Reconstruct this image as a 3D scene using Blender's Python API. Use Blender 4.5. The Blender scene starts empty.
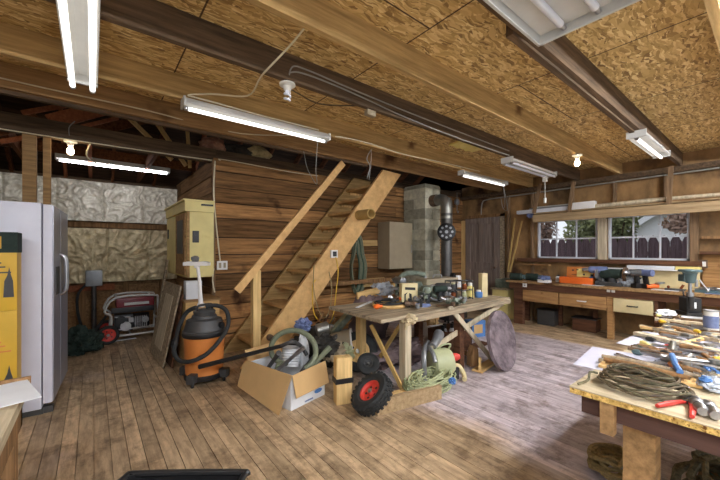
import bpy, bmesh, math, random
from mathutils import Vector, Matrix, Euler, noise
R = random.Random(7)
sc = bpy.context.scene
COL = sc.collection
PI = math.pi
V = Vector
H = 1.4      # eye height

# ---------- camera maths: a pixel of the photo met with a real plane ----------
def ray(px, py):
    r = (px-360)/335
    return V((.7815*r+.6239, -.6239*r+.7815, (250-py)/335))
def onz(px, py, z=0.0):
    d = ray(px, py); t = (z-H)/d.z
    return V((d.x*t, d.y*t, z))
def onx(px, py, X):
    d = ray(px, py); t = X/d.x
    return V((X, d.y*t, H+d.z*t))
def ony(px, py, Y):
    d = ray(px, py); t = Y/d.y
    return V((d.x*t, Y, H+d.z*t))

# ---------- materials ----------
def lin(c):
    return tuple(((x/255)/12.92 if x/255 <= .04045 else ((x/255+.055)/1.055)**2.4) for x in c)+(1,)
MC = {}
def mat(name, c, rough=.6, metal=0, c2=None, var=.18, scale=6, st=(1,1,1), bump=0, emis=0, island=0, alpha=None, spots=None, trans=0):
    if name in MC: return MC[name]
    m = bpy.data.materials.new(name); m.use_nodes = True; MC[name] = m
    nt = m.node_tree; N = nt.nodes; L = nt.links
    b = N['Principled BSDF']
    b.inputs['Roughness'].default_value = rough; b.inputs['Metallic'].default_value = metal
    if rough >= .8: b.inputs['Specular IOR Level'].default_value = .2
    tc = N.new('ShaderNodeTexCoord'); mp = N.new('ShaderNodeMapping'); mp.inputs['Scale'].default_value = st
    L.new(tc.outputs['Object'], mp.inputs['Vector'])
    vec = mp.outputs['Vector']
    if island:
        g = N.new('ShaderNodeNewGeometry'); ad = N.new('ShaderNodeVectorMath'); ad.operation = 'ADD'
        cx = N.new('ShaderNodeVectorMath'); cx.operation = 'SCALE'; cx.inputs[0].default_value = (37, 11, 23)
        L.new(g.outputs['Random Per Island'], cx.inputs['Scale']); L.new(vec, ad.inputs[0]); L.new(cx.outputs[0], ad.inputs[1]); vec = ad.outputs[0]
    nz = N.new('ShaderNodeTexNoise'); nz.inputs['Scale'].default_value = scale; nz.inputs['Detail'].default_value = 6; nz.inputs['Roughness'].default_value = .65
    L.new(vec, nz.inputs['Vector'])
    rp = N.new('ShaderNodeValToRGB'); L.new(nz.outputs['Fac'], rp.inputs['Fac'])
    l1 = lin(c); l2 = lin(c2) if c2 else l1
    rp.color_ramp.elements[0].position = .32; rp.color_ramp.elements[1].position = .68
    rp.color_ramp.elements[0].color = tuple(x*(1-var) for x in l1[:3])+(1,)
    rp.color_ramp.elements[1].color = tuple(min(1, x*(1+var)) for x in l2[:3])+(1,)
    out = rp.outputs['Color']
    if spots:
        n2 = N.new('ShaderNodeTexNoise'); n2.inputs['Scale'].default_value = spots[1]; n2.inputs['Detail'].default_value = 4
        L.new(tc.outputs['Object'], n2.inputs['Vector'])
        r2 = N.new('ShaderNodeValToRGB'); r2.color_ramp.elements[0].position = spots[2]; r2.color_ramp.elements[1].position = spots[2]+.1
        L.new(n2.outputs['Fac'], r2.inputs['Fac'])
        mx = N.new('ShaderNodeMix'); mx.data_type = 'RGBA'; L.new(r2.outputs['Color'], mx.inputs[0]); L.new(out, mx.inputs[6]); mx.inputs[7].default_value = lin(spots[0]); out = mx.outputs[2]
    if island:
        hs = N.new('ShaderNodeHueSaturation'); mr = N.new('ShaderNodeMapRange')
        mr.inputs[3].default_value = 1-island; mr.inputs[4].default_value = 1+island
        L.new(g.outputs['Random Per Island'], mr.inputs[0]); L.new(mr.outputs[0], hs.inputs['Value']); L.new(out, hs.inputs['Color']); out = hs.outputs['Color']
    L.new(out, b.inputs['Base Color'])
    if bump:
        bp = N.new('ShaderNodeBump'); bp.inputs['Strength'].default_value = bump; bp.inputs['Distance'].default_value = .01
        L.new(nz.outputs['Fac'], bp.inputs['Height']); L.new(bp.outputs['Normal'], b.inputs['Normal'])
    if emis:
        b.inputs['Emission Color'].default_value = lin(c); b.inputs['Emission Strength'].default_value = emis
    if alpha is not None: b.inputs['Alpha'].default_value = alpha
    if trans: b.inputs['Transmission Weight'].default_value = trans
    return m
def wood(name, c, c2=None, ax=0, var=.3, scale=5, island=0, rough=.85, spots=None):
    s = [16, 16, 16]; s[ax] = 1.1
    return mat(name, c, rough, 0, c2, var, scale, tuple(x/3 for x in s), .15, island=island, spots=spots)
M = {}
M['joist'] = wood('joist_wood', (168,136,86), (190,158,106), 0, .22, spots=((92,58,30), 1.6, .68))
M['joist_dark'] = wood('joist_dark_wood', (80,66,52), (106,86,66), 0, .25)
M['joist_mid'] = wood('joist_brown_wood', (142,112,76), (164,130,88), 0, .25, spots=((80,52,30), 1.3, .62))
M['raft'] = wood('rafter_wood', (84,50,30), (112,70,42), 1, .3)
M['raft_red'] = wood('rafter_red_wood', (142,84,58), (160,100,68), 1, .2)
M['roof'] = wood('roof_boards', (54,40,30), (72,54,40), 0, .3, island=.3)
M['wallboard'] = wood('wall_board_wood', (104,76,48), (158,116,72), 0, .22, 5, island=.5, spots=((62,36,20), 2.2, .63))
M['partboard'] = wood('partition_board_wood', (124,94,64), (158,122,84), 1, .2, 5, island=.35)
M['sheath'] = mat('wall_sheathing', (108,84,54), .75, 0, (158,122,78), .3, 2.4, (1,1,.6), .2, spots=((74,48,28), 1.7, .58))
M['stud'] = wood('stud_wood', (112,90,68), (138,112,84), 2, .25)
M['stair'] = mat('stair_wood', (200,156,96), .65, 0, (216,174,114), .1, 9, (1,1,1), .1, spots=((128,82,42), 10, .70))
M['pine'] = wood('pine_wood', (206,170,110), (222,190,132), 2, .16, spots=((150,100,50), 6, .7))
M['pinex'] = wood('pine_wood_long', (200,162,104), (216,180,122), 0, .16)
M['grey_wood'] = wood('weathered_wood', (132,118,98), (168,152,126), 0, .3)
M['greypost'] = wood('weathered_post_wood', (184,170,144), (200,186,158), 2, .2)
M['brownwood'] = wood('brown_wood', (120,90,60), (146,112,76), 2, .28)
M['benchtop'] = wood('worktop_wood', (176,160,130), (198,184,154), 1, .22, spots=((110,88,62), 5, .62))
M['fascia'] = wood('fascia_wood', (152,128,96), (172,148,112), 1, .16)
M['door'] = wood('door_paint', (122,108,100), (140,126,116), 2, .2)
M['drawer'] = wood('drawer_wood', (146,110,70), (170,130,84), 1, .25, spots=((96,58,28), 5, .62))
M['cream'] = mat('cream_paint', (214,198,150), .5, var=.08)
M['darkwood'] = wood('dark_bench_wood', (84,56,42), (102,70,50), 1, .25)
M['apron'] = wood('dark_purple_brown_board', (86,64,58), (98,74,66), 1, .15)
M['yellowpaint'] = mat('faded_yellow_paint', (222,206,136), .55, var=.1, scale=3, spots=((190,166,92), 3, .66))
M['tancab'] = mat('cabinet_grey_beige', (164,150,124), .5, .1, var=.08)
M['white'] = mat('white_plastic', (232,230,226), .4, var=.04)
M['fridge'] = mat('fridge_white_enamel', (214,214,226), .35, var=.03)
M['fridge_door'] = mat('fridge_silver_door', (168,170,182), .3, .4, var=.04)
M['black'] = mat('black_plastic', (30,30,31), .45, var=.25)
M['rubber'] = mat('black_rubber', (40,42,42), .75, var=.25, scale=20)
M['darkgrey'] = mat('dark_grey_plastic', (66,66,66), .5)
M['grey'] = mat('grey_metal', (140,142,144), .4, .5)
M['steel'] = mat('steel', (176,176,178), .3, .9, var=.2, scale=12)
M['galv'] = mat('galvanised_steel', (150,148,140), .4, .75, var=.2, scale=7)
M['ironpipe'] = mat('dull_stovepipe', (92,90,88), .45, .6, var=.2)
M['rust'] = mat('rusty_iron', (88,76,66), .7, .4, (126,98,74), .25, 14)
M['orange'] = mat('orange_plastic', (216,134,66), .5, var=.08)
M['orange2'] = mat('bright_orange_paint', (238,112,38), .5, var=.06)
M['red'] = mat('red_paint', (212,66,56), .45, var=.1)
M['darkred'] = mat('dark_red_paint', (120,26,36), .4, var=.1)
M['yellow'] = mat('yellow_print', (218,174,48), .5, var=.06)
M['ylight'] = mat('pale_yellow', (240,224,140), .5, var=.06)
M['blue'] = mat('blue_plastic', (78,124,184), .5, var=.12)
M['bluegrey'] = mat('blue_grey_plastic', (106,120,160), .5, var=.3, scale=14)
M['teal'] = mat('teal_grey_enamel', (84,106,110), .4, .2, var=.12)
M['darkgreen'] = mat('dark_green_canvas', (46,58,52), .8, var=.3, scale=10, bump=.3)
M['greengrey'] = mat('green_grey_castings', (112,124,110), .5, .3, (136,146,130), .3, 12)
M['palegreen'] = mat('pale_green_enamel', (176,180,140), .45, var=.1)
M['hosegrey'] = mat('grey_green_hose', (116,122,98), .55, var=.15, scale=30)
M['greenhose'] = mat('dark_green_hose', (56,82,62), .5, var=.2)
M['ropegreen'] = mat('pale_green_rope', (172,178,138), .8, var=.25, scale=40)
M['ropetan'] = mat('tan_rope', (150,132,92), .85, var=.3, scale=60)
M['ropedark'] = mat('dark_rope', (74,70,56), .85, 0, (110,104,80), .3, 40)
M['wire'] = mat('dark_brown_cable', (70,58,44), .6, 0, (104,90,66), .25, 14)
M['card'] = mat('cardboard', (206,170,118), .8, var=.07, scale=3)
M['cardtube'] = mat('cardboard_tube', (190,158,98), .8, var=.1)
M['paper'] = mat('white_paper', (222,224,226), .7, var=.05)
M['greypaper'] = mat('grey_white_paper', (192,192,206), .7, var=.06)
M['plasticbag'] = mat('clear_grey_plastic_bag', (186,194,204), .35, var=.15, alpha=.85)
M['cloth'] = mat('mauve_grey_cloth', (112,96,96), .9, var=.25, scale=5, bump=.4)
M['darkcloth'] = mat('black_cloth', (46,44,42), .9, 0, (70,66,60), .3, 6, bump=.4)
M['glove'] = mat('worn_glove_leather', (196,178,142), .8, var=.2, scale=10)
M['yelcloth'] = mat('yellow_cloth', (200,192,110), .85, var=.2)
M['foil'] = mat('foil_backed_insulation', (214,208,188), .4, .2, (242,238,224), .12, 14, bump=.25)
M['foil2'] = mat('dusty_foil_insulation', (184,166,128), .45, .25, (220,206,168), .2, 10, bump=.35)
M['insul'] = mat('yellow_insulation', (176,156,110), .95, 0, (196,180,136), .3, 8, bump=.8)
M['insul_pink'] = mat('pink_insulation', (150,98,82), .95, 0, (176,138,112), .3, 8, bump=.8)
M['romex'] = mat('cream_cable', (220,210,178), .5, var=.06)
M['greycable'] = mat('grey_cable', (150,148,140), .5, var=.1)
M['porcelain'] = mat('porcelain', (226,224,214), .3, var=.04)
M['fixture'] = mat('lamp_housing_white', (206,206,202), .35, var=.06)
M['lit'] = mat('lit_tube', (250,246,240), .4, emis=1.9)
M['litfar'] = mat('lit_tube_far', (252,248,255), .4, emis=16)
M['fill_row'] = mat('fill_tube_row', (248,250,255), .4, emis=215)  # very strong glow for the added fill tubes out of view
M['bulb'] = mat('lit_bulb', (255,226,184), .4, emis=30)
M['unlit'] = mat('unlit_tube', (226,228,236), .3, var=.02)
M['leaf'] = mat('leaves', (96,104,66), .6, 0, (166,172,122), .35, 1.2)
M['leaf_red'] = mat('russet_leaves', (130,96,84), .6, 0, (178,150,130), .3, 1.2)
M['bark'] = mat('bark', (92,74,58), .9, var=.3)
M['fence'] = wood('fence_stain', (92,74,80), (108,90,96), 2, .2, island=.12)
M['ground'] = mat('ground', (110,112,76), .9, 0, (140,130,92), .3, 2)
M['housewhite'] = mat('white_siding', (236,238,242), .6, var=.04)
M['shingle'] = mat('grey_shingles', (140,142,150), .8, var=.2, scale=8)
M['glass'] = mat('window_glass', (60,66,70), .02, var=0, alpha=.06)
M['winframe'] = mat('white_window_paint', (206,208,214), .5, var=.08)
M['bottle'] = mat('amber_jar', (120,64,34), .25, var=.1)
M['chip'] = mat('chipboard_edge', (196,150,76), .85, 0, (226,188,112), .4, 60, spots=((112,72,34), 70, .58))
M['stone'] = mat('rough_grey_disc', (88,78,82), .8, 0, (124,112,116), .35, 5, (1,6,1), .8)

def osb():
    m = bpy.data.materials.new('strand_board'); m.use_nodes = True
    nt = m.node_tree; N = nt.nodes; L = nt.links; b = N['Principled BSDF']; b.inputs['Roughness'].default_value = .75
    tc = N.new('ShaderNodeTexCoord')
    def layer(rot, sc_, seed):
        nn = N.new('ShaderNodeTexNoise'); nn.inputs['Scale'].default_value = 7; L.new(tc.outputs['Object'], nn.inputs['Vector'])
        vm = N.new('ShaderNodeVectorMath'); vm.operation = 'SCALE'; vm.inputs['Scale'].default_value = .10; L.new(nn.outputs['Color'], vm.inputs[0])
        va = N.new('ShaderNodeVectorMath'); va.operation = 'ADD'; L.new(tc.outputs['Object'], va.inputs[0]); L.new(vm.outputs[0], va.inputs[1])
        mp = N.new('ShaderNodeMapping'); mp.inputs['Rotation'].default_value = (0,0,rot); mp.inputs['Scale'].default_value = sc_; mp.inputs['Location'].default_value = (seed,seed,0)
        L.new(va.outputs[0], mp.inputs['Vector'])
        v = N.new('ShaderNodeTexVoronoi'); v.inputs['Scale'].default_value = 1; L.new(mp.outputs[0], v.inputs['Vector'])
        s = N.new('ShaderNodeSeparateColor'); L.new(v.outputs['Color'], s.inputs[0]); return s.outputs[0]
    a = layer(.25, (9,62,1), 0); c = layer(-.6, (10,66,1), 5); d = layer(1.2, (10,60,1), 9)
    n = N.new('ShaderNodeTexNoise'); n.inputs['Scale'].default_value = 9; L.new(tc.outputs['Object'], n.inputs['Vector'])
    def step(src, t):
        r = N.new('ShaderNodeMath'); r.operation = 'GREATER_THAN'; r.inputs[1].default_value = t; L.new(src, r.inputs[0]); return r.outputs[0]
    sp = N.new('ShaderNodeSeparateColor'); L.new(n.outputs['Color'], sp.inputs[0])
    def mixf(f, x, y):
        q = N.new('ShaderNodeMix'); L.new(f, q.inputs[0]); L.new(x, q.inputs[2]); L.new(y, q.inputs[3]); return q.outputs[0]
    val = mixf(step(sp.outputs[0], .5), a, mixf(step(sp.outputs[1], .5), c, d))
    rp = N.new('ShaderNodeValToRGB'); L.new(val, rp.inputs['Fac']); cr = rp.color_ramp
    cr.elements[0].position = 0; cr.elements[0].color = lin((138,106,60)); cr.elements[1].position = 1; cr.elements[1].color = lin((250,228,168))
    for p, k in ((.15,(180,144,86)), (.5,(212,178,114)), (.82,(230,200,138))):
        e = cr.elements.new(p); e.color = lin(k)
    br = N.new('ShaderNodeTexBrick'); br.inputs['Scale'].default_value = 1; br.inputs['Brick Width'].default_value = 2.44; br.inputs['Row Height'].default_value = 1.22
    br.inputs['Mortar Size'].default_value = .006; br.inputs['Color1'].default_value = (1,1,1,1); br.inputs['Color2'].default_value = (.86,.84,.82,1); br.inputs['Mortar'].default_value = (.12,.08,.05,1)
    mp = N.new('ShaderNodeMapping'); mp.inputs['Rotation'].default_value = (0,0,PI/2); mp.inputs['Location'].default_value = (.3,.7,0); L.new(tc.outputs['Object'], mp.inputs['Vector']); L.new(mp.outputs[0], br.inputs['Vector'])
    mx = N.new('ShaderNodeMix'); mx.data_type = 'RGBA'; mx.blend_type = 'MULTIPLY'; mx.inputs[0].default_value = 1; L.new(rp.outputs[0], mx.inputs[6]); L.new(br.outputs['Color'], mx.inputs[7])
    L.new(mx.outputs[2], b.inputs['Base Color'])
    return m
M['osb'] = osb()

def floormat():
    m = bpy.data.materials.new('worn_plank_floor'); m.use_nodes = True
    nt = m.node_tree; N = nt.nodes; L = nt.links; b = N['Principled BSDF']; b.inputs['Roughness'].default_value = .5
    tc = N.new('ShaderNodeTexCoord'); g = N.new('ShaderNodeNewGeometry')
    mp = N.new('ShaderNodeMapping'); mp.inputs['Scale'].default_value = (12,1.8,1); L.new(tc.outputs['Object'], mp.inputs['Vector'])
    n1 = N.new('ShaderNodeTexNoise'); n1.inputs['Scale'].default_value = 2.2; n1.inputs['Detail'].default_value = 8; n1.inputs['Roughness'].default_value = .7; L.new(mp.outputs[0], n1.inputs['Vector'])
    r1 = N.new('ShaderNodeValToRGB'); L.new(n1.outputs['Fac'], r1.inputs['Fac'])
    e = r1.color_ramp.elements; e[0].position = .3; e[0].color = lin((144,120,92)); e[1].position = .7; e[1].color = lin((220,192,154))
    # lavender-grey patches: bluish window daylight painted into the plank colour
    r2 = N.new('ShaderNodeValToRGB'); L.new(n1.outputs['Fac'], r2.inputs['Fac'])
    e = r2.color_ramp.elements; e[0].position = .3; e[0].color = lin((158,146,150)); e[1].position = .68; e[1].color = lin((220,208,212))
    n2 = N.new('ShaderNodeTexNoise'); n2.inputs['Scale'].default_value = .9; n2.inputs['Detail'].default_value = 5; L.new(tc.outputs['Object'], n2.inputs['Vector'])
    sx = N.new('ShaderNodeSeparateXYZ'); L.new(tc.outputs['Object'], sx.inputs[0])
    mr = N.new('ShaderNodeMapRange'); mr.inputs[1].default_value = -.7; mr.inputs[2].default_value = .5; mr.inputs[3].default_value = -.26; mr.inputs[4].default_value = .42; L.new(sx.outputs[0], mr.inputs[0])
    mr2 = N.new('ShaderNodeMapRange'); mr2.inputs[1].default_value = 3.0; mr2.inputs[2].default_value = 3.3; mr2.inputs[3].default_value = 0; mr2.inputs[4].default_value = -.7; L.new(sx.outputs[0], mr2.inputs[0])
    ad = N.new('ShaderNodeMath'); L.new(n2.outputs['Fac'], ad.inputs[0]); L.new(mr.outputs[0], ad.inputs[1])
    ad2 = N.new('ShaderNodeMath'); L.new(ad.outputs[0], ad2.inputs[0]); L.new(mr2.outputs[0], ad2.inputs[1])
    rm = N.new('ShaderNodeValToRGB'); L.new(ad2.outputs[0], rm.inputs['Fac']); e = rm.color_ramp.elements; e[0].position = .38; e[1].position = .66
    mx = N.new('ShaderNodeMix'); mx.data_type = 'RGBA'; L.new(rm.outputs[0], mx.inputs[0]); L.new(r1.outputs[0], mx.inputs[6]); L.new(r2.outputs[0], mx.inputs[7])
    # stains
    n3 = N.new('ShaderNodeTexNoise'); n3.inputs['Scale'].default_value = 5; n3.inputs['Detail'].default_value = 9; n3.inputs['Roughness'].default_value = .75; L.new(tc.outputs['Object'], n3.inputs['Vector'])
    r3 = N.new('ShaderNodeValToRGB'); L.new(n3.outputs['Fac'], r3.inputs['Fac']); e = r3.color_ramp.elements; e[0].position = .36; e[0].color = (.38,.34,.31,1); e[1].position = .52; e[1].color = (1,1,1,1)
    mu = N.new('ShaderNodeMix'); mu.data_type = 'RGBA'; mu.blend_type = 'MULTIPLY'; mu.inputs[0].default_value = .85; L.new(mx.outputs[2], mu.inputs[6]); L.new(r3.outputs[0], mu.inputs[7])
    hs = N.new('ShaderNodeHueSaturation'); m3 = N.new('ShaderNodeMapRange'); m3.inputs[3].default_value = .76; m3.inputs[4].default_value = 1.2
    L.new(g.outputs['Random Per Island'], m3.inputs[0]); L.new(m3.outputs[0], hs.inputs['Value']); L.new(mu.outputs[2], hs.inputs['Color'])
    L.new(hs.outputs[0], b.inputs['Base Color'])
    return m
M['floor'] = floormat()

def blockmat():
    m = mat('concrete_block', (166,162,142), .85, 0, (190,186,164), .2, 5, bump=.4, island=.34); return m
M['block'] = blockmat()

# ---------- mesh builder ----------
def frame(axis):
    z = axis.normalized(); x = z.orthogonal().normalized() if abs(z.z) > .95 else V((0,0,1)).cross(z).normalized(); y = z.cross(x)
    return x, y, z
class MB:
    def __init__(s): s.b = bmesh.new()
    def _xf(s, vs, mtx): bmesh.ops.transform(s.b, matrix=mtx, verts=vs)
    def box(s, c, d, rot=(0,0,0), bev=0):
        r = bmesh.ops.create_cube(s.b, size=1); vs = r['verts']
        s._xf(vs, Matrix.Translation(V(c)) @ Euler(rot).to_matrix().to_4x4() @ Matrix.Diagonal(V(d).to_4d()))
        if bev:
            es = list({e for v in vs for e in v.link_edges}); bmesh.ops.bevel(s.b, geom=es, offset=bev, segments=2, affect='EDGES', profile=.7)
        return s
    def bb(s, x0, x1, y0, y1, z0, z1, bev=0):
        return s.box(((x0+x1)/2, (y0+y1)/2, (z0+z1)/2), (abs(x1-x0), abs(y1-y0), abs(z1-z0)), bev=bev)
    def bar(s, p, q, w, h, up=(0,0,1), bev=0):   # square section bar p->q, w sideways, h along up
        p, q = V(p), V(q); z = (q-p); L = z.length; z = z/L; u = V(up); x = u.cross(z)
        if x.length < 1e-4: x = V((1,0,0)).cross(z)
        x.normalize(); y = z.cross(x)
        r = bmesh.ops.create_cube(s.b, size=1); vs = r['verts']
        m = Matrix(((x.x*w, y.x*h, z.x*L, (p.x+q.x)/2), (x.y*w, y.y*h, z.y*L, (p.y+q.y)/2), (x.z*w, y.z*h, z.z*L, (p.z+q.z)/2), (0,0,0,1)))
        s._xf(vs, m)
        if bev:
            es = list({e for v in vs for e in v.link_edges}); bmesh.ops.bevel(s.b, geom=es, offset=bev, segments=2, affect='EDGES')
        return s
    def cyl(s, p, q, r, r2=None, n=20, cap=True):
        return s.lathe([((0), r), ((V(q)-V(p)).length, r if r2 is None else r2)], p, V(q)-V(p), n, cap)
    def lathe(s, prof, o, axis=(0,0,1), n=24, cap=True):     # prof: (height along axis, radius)
        x, y, z = frame(V(axis)); o = V(o); rings = []
        for h, r in prof:
            rings.append([s.b.verts.new(o+z*h+(x*math.cos(2*PI*k/n)+y*math.sin(2*PI*k/n))*max(r, 1e-4)) for k in range(n)])
        for a, b in zip(rings, rings[1:]):
            for k in range(n): s.b.faces.new((a[k], a[(k+1)%n], b[(k+1)%n], b[k]))
        if cap:
            s.b.faces.new(rings[0][::-1]); s.b.faces.new(rings[-1])
        return s
    def tube(s, pts, r, n=8, closed=False, smooth=0, rr=None):
        P = [V(p) for p in pts]
        if smooth:
            Q = []; m = len(P)
            rng = m if closed else m-1
            for i in range(rng):
                a = P[(i-1)%m] if closed or i > 0 else P[0]; b_, c = P[i], P[(i+1)%m]; d = P[(i+2)%m] if closed or i+2 < m else P[-1]
                for k in range(smooth):
                    t = k/smooth
                    Q.append(.5*((2*b_)+(c-a)*t+(2*a-5*b_+4*c-d)*t*t+(-a+3*b_-3*c+d)*t**3))
            if not closed: Q.append(P[-1])
            P = Q
        rings = []; x = None; m = len(P)
        for i, p in enumerate(P):
            t = (P[(i+1)%m]-P[i-1]) if closed else (P[min(i+1, m-1)]-P[max(i-1, 0)])
            if t.length < 1e-6: t = V((0,0,1))
            t.normalize()
            if x is None: x = t.orthogonal().normalized()
            x = (x - t*x.dot(t));
            x = x.normalized() if x.length > 1e-5 else t.orthogonal().normalized()
            y = t.cross(x); q = r if rr is None else rr[min(i, len(rr)-1)]
            rings.append([s.b.verts.new(p+(x*math.cos(2*PI*k/n)+y*math.sin(2*PI*k/n))*q) for k in range(n)])
        pr = list(zip(rings, rings[1:]))
        if closed: pr.append((rings[-1], rings[0]))
        for a, b in pr:
            for k in range(n): s.b.faces.new((a[k], a[(k+1)%n], b[(k+1)%n], b[k]))
        if not closed: s.b.faces.new(rings[0][::-1]); s.b.faces.new(rings[-1])
        return s
    def prism(s, poly, o, ux, uy, th):    # polygon in plane (ux,uy) at o, extruded by vector th
        o, ux, uy, th = V(o), V(ux), V(uy), V(th)
        a = [s.b.verts.new(o+ux*p[0]+uy*p[1]) for p in poly]; c = [s.b.verts.new(v.co+th) for v in a]; n = len(a)
        s.b.faces.new(a[::-1]); s.b.faces.new(c)
        for k in range(n): s.b.faces.new((a[k], a[(k+1)%n], c[(k+1)%n], c[k]))
        return s
    def blob(s, c, d, amp=.25, freq=2.5, sub=4, seed=0, rot=(0,0,0), flat=None):
        r = bmesh.ops.create_icosphere(s.b, subdivisions=sub, radius=1); vs = r['verts']; off = V((seed*3.7, seed*1.3, seed*2.1))
        for v in vs:
            n = noise.fractal(v.co*freq+off, .8, 2.1, 4); v.co *= 1+amp*n
            if flat is not None and v.co.z < flat: v.co.z = flat
        s._xf(vs, Matrix.Translation(V(c)) @ Euler(rot).to_matrix().to_4x4() @ Matrix.Diagonal(V(d).to_4d()))
        return s
    def sheet(s, o, ux, uy, nx, ny, fn, th=.01):   # grid in (ux,uy), pushed along normal by fn(u,v)
        o, ux, uy = V(o), V(ux), V(uy); nrm = ux.cross(uy).normalized(); g = []
        for side in (0, 1):
            g.append([[s.b.verts.new(o+ux*(i/nx)+uy*(j/ny)+nrm*(fn(i/nx, j/ny) if side else fn(i/nx, j/ny)-th)) for j in range(ny+1)] for i in range(nx+1)])
        for i in range(nx):
            for j in range(ny):
                a = g[1]; s.b.faces.new((a[i][j], a[i+1][j], a[i+1][j+1], a[i][j+1]))
                a = g[0]; s.b.faces.new((a[i][j+1], a[i+1][j+1], a[i+1][j], a[i][j]))
        for i in range(nx):
            s.b.faces.new((g[0][i][0], g[0][i+1][0], g[1][i+1][0], g[1][i][0])); s.b.faces.new((g[0][i+1][ny], g[0][i][ny], g[1][i][ny], g[1][i+1][ny]))
        for j in range(ny):
            s.b.faces.new((g[0][0][j+1], g[0][0][j], g[1][0][j], g[1][0][j+1])); s.b.faces.new((g[0][nx][j], g[0][nx][j+1], g[1][nx][j+1], g[1][nx][j]))
        return s

def basis(o):
    m = Matrix.Identity(4)
    while o is not None: m = o.matrix_basis @ m; o = o.parent
    return m
def obj(name, mb, m, parent=None, local=False, smooth=None):
    bm = mb.b; bmesh.ops.recalc_face_normals(bm, faces=bm.faces[:])
    if parent is None:
        xs = [v.co for v in bm.verts]
        o_ = V(((min(v.x for v in xs)+max(v.x for v in xs))/2, (min(v.y for v in xs)+max(v.y for v in xs))/2, min(v.z for v in xs)))
        bmesh.ops.translate(bm, vec=-o_, verts=bm.verts)
    elif not local:
        bmesh.ops.transform(bm, matrix=basis(parent).inverted(), verts=bm.verts)
    me = bpy.data.meshes.new(name); bm.to_mesh(me); bm.free()
    me.materials.append(M[m] if isinstance(m, str) else m)
    for p in me.polygons: p.use_smooth = True
    try: me.set_sharp_from_angle(angle=math.radians(smooth or 35))
    except Exception: pass
    o = bpy.data.objects.new(name, me); COL.objects.link(o)
    if parent is None: o.location = o_
    else: o.parent = parent
    return o
def thing(name, label, cat, loc=(0,0,0), rotz=0, group=None):
    o = bpy.data.objects.new(name, None); COL.objects.link(o); o.empty_display_size = .1
    o.location = loc; o.rotation_euler = (0,0,rotz); return tag(o, label, cat, group)
def tag(o, label, cat, group=None, kind=None):
    o['label'] = label; o['category'] = cat
    if group: o['group'] = group
    if kind: o['kind'] = kind
    return o
def struct(name, mb, m, parent=None):
    o = obj(name, mb, m, parent)
    if parent is None: o['kind'] = 'structure'
    return o
def sempty(name, loc):
    o = bpy.data.objects.new(name, None); COL.objects.link(o); o.location = loc; o['kind'] = 'structure'; return o
def dup(root, loc=None, rotz=None, label=None, group=None, scale=None):
    r = root.copy(); COL.objects.link(r)
    if loc is not None: r.location = loc
    if rotz is not None: r.rotation_euler = (0,0,rotz)
    if scale: r.scale = (scale,)*3
    if label: r['label'] = label
    if group: r['group'] = group
    for ch in list(root.children):
        c = ch.copy(); COL.objects.link(c); c.parent = r
        for g in ch.children:
            d = g.copy(); COL.objects.link(d); d.parent = c
    return r
TRIM = [0]
def trim(mb, m, parent=None):
    TRIM[0] += 1; return struct('trim_%d' % TRIM[0], mb, m)

XW, YB, YF, ZC = 7.0, 4.8, 7.3, 2.87     # window wall, stair wall, foil wall, deck underside
# ================= SETTING =================
mb = MB()
x = -2.2
while x < XW+.05:
    w = .092; y = -1.6 - R.random()*1.5
    while y < YF:
        l = R.uniform(1.4, 3.2); y2 = min(y+l, YF+.05)
        mb.bb(x+.0015, x+w-.0025, max(y, -1.6)+.001, y2-.002, -.03, R.uniform(-.002, 0)); y += l
    x += w
mb.bb(-2.2, XW+.1, -1.6, YF+.1, -.09, -.02)
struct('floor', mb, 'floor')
struct('ceiling', MB().bb(-2.2, XW+.1, -1.6, 3.90, ZC, ZC+.03), 'osb')
# roof over the low side, with its rafters
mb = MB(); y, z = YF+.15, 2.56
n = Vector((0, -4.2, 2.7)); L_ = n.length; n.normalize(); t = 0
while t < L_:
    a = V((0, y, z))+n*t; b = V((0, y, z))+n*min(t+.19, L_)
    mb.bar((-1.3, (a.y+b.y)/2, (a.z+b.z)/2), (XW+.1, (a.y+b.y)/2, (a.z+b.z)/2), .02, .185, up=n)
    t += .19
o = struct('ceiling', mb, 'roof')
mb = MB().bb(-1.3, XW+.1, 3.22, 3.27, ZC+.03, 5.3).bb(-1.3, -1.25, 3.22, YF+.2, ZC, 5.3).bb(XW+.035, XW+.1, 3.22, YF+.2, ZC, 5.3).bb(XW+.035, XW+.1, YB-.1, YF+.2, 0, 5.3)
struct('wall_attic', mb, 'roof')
x = -.95
k = 0
while x < XW:
    a = V((x, YF+.05, 2.56)); trim(MB().bar(a, a+n*4.4, .04, .14, up=(0,0,1)), 'raft_red' if k in (1,4) else 'raft'); x += .61; k += 1
# braces of the roof frame
for (a, b, y_, w, m) in (((124,113),(172,160),5.4,.05,'pine'), ((154,119),(186,166),5.5,.05,'pine'), ((187,125),(190,168),5.6,.045,'pine'), ((22,113),(108,98),5.3,.05,'raft_red'), ((50,122),(112,106),5.2,.16,'raft_red'), ((-10,134),(38,118),5.0,.10,'raft'), ((0,142),(58,132),5.2,.05,'raft_red'), ((60,132),(118,118),5.15,.04,'raft_red'), ((70,137),(150,118),5.6,.12,'raft')):
    trim(MB().bar(ony(*a, y_), ony(*b, y_+.1), .04, w), m)
# cross ties on top of the low walls
trim(MB().bb(-1.2, 1.32, 4.82, 4.92, 2.60, 2.78), 'joist_dark')
trim(MB().bb(1.32, XW, 4.83, 4.92, 2.66, 2.78), 'joist_dark')
trim(MB().bb(-1.2, 1.32, 5.96, 6.0, 2.68, 2.82), 'raft')
for x0 in (-.75, -.05, .62): trim(MB().bb(x0, x0+.045, 4.92, YF, 2.62, 2.76), 'raft_red' if x0 == -.05 else 'raft')
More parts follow.
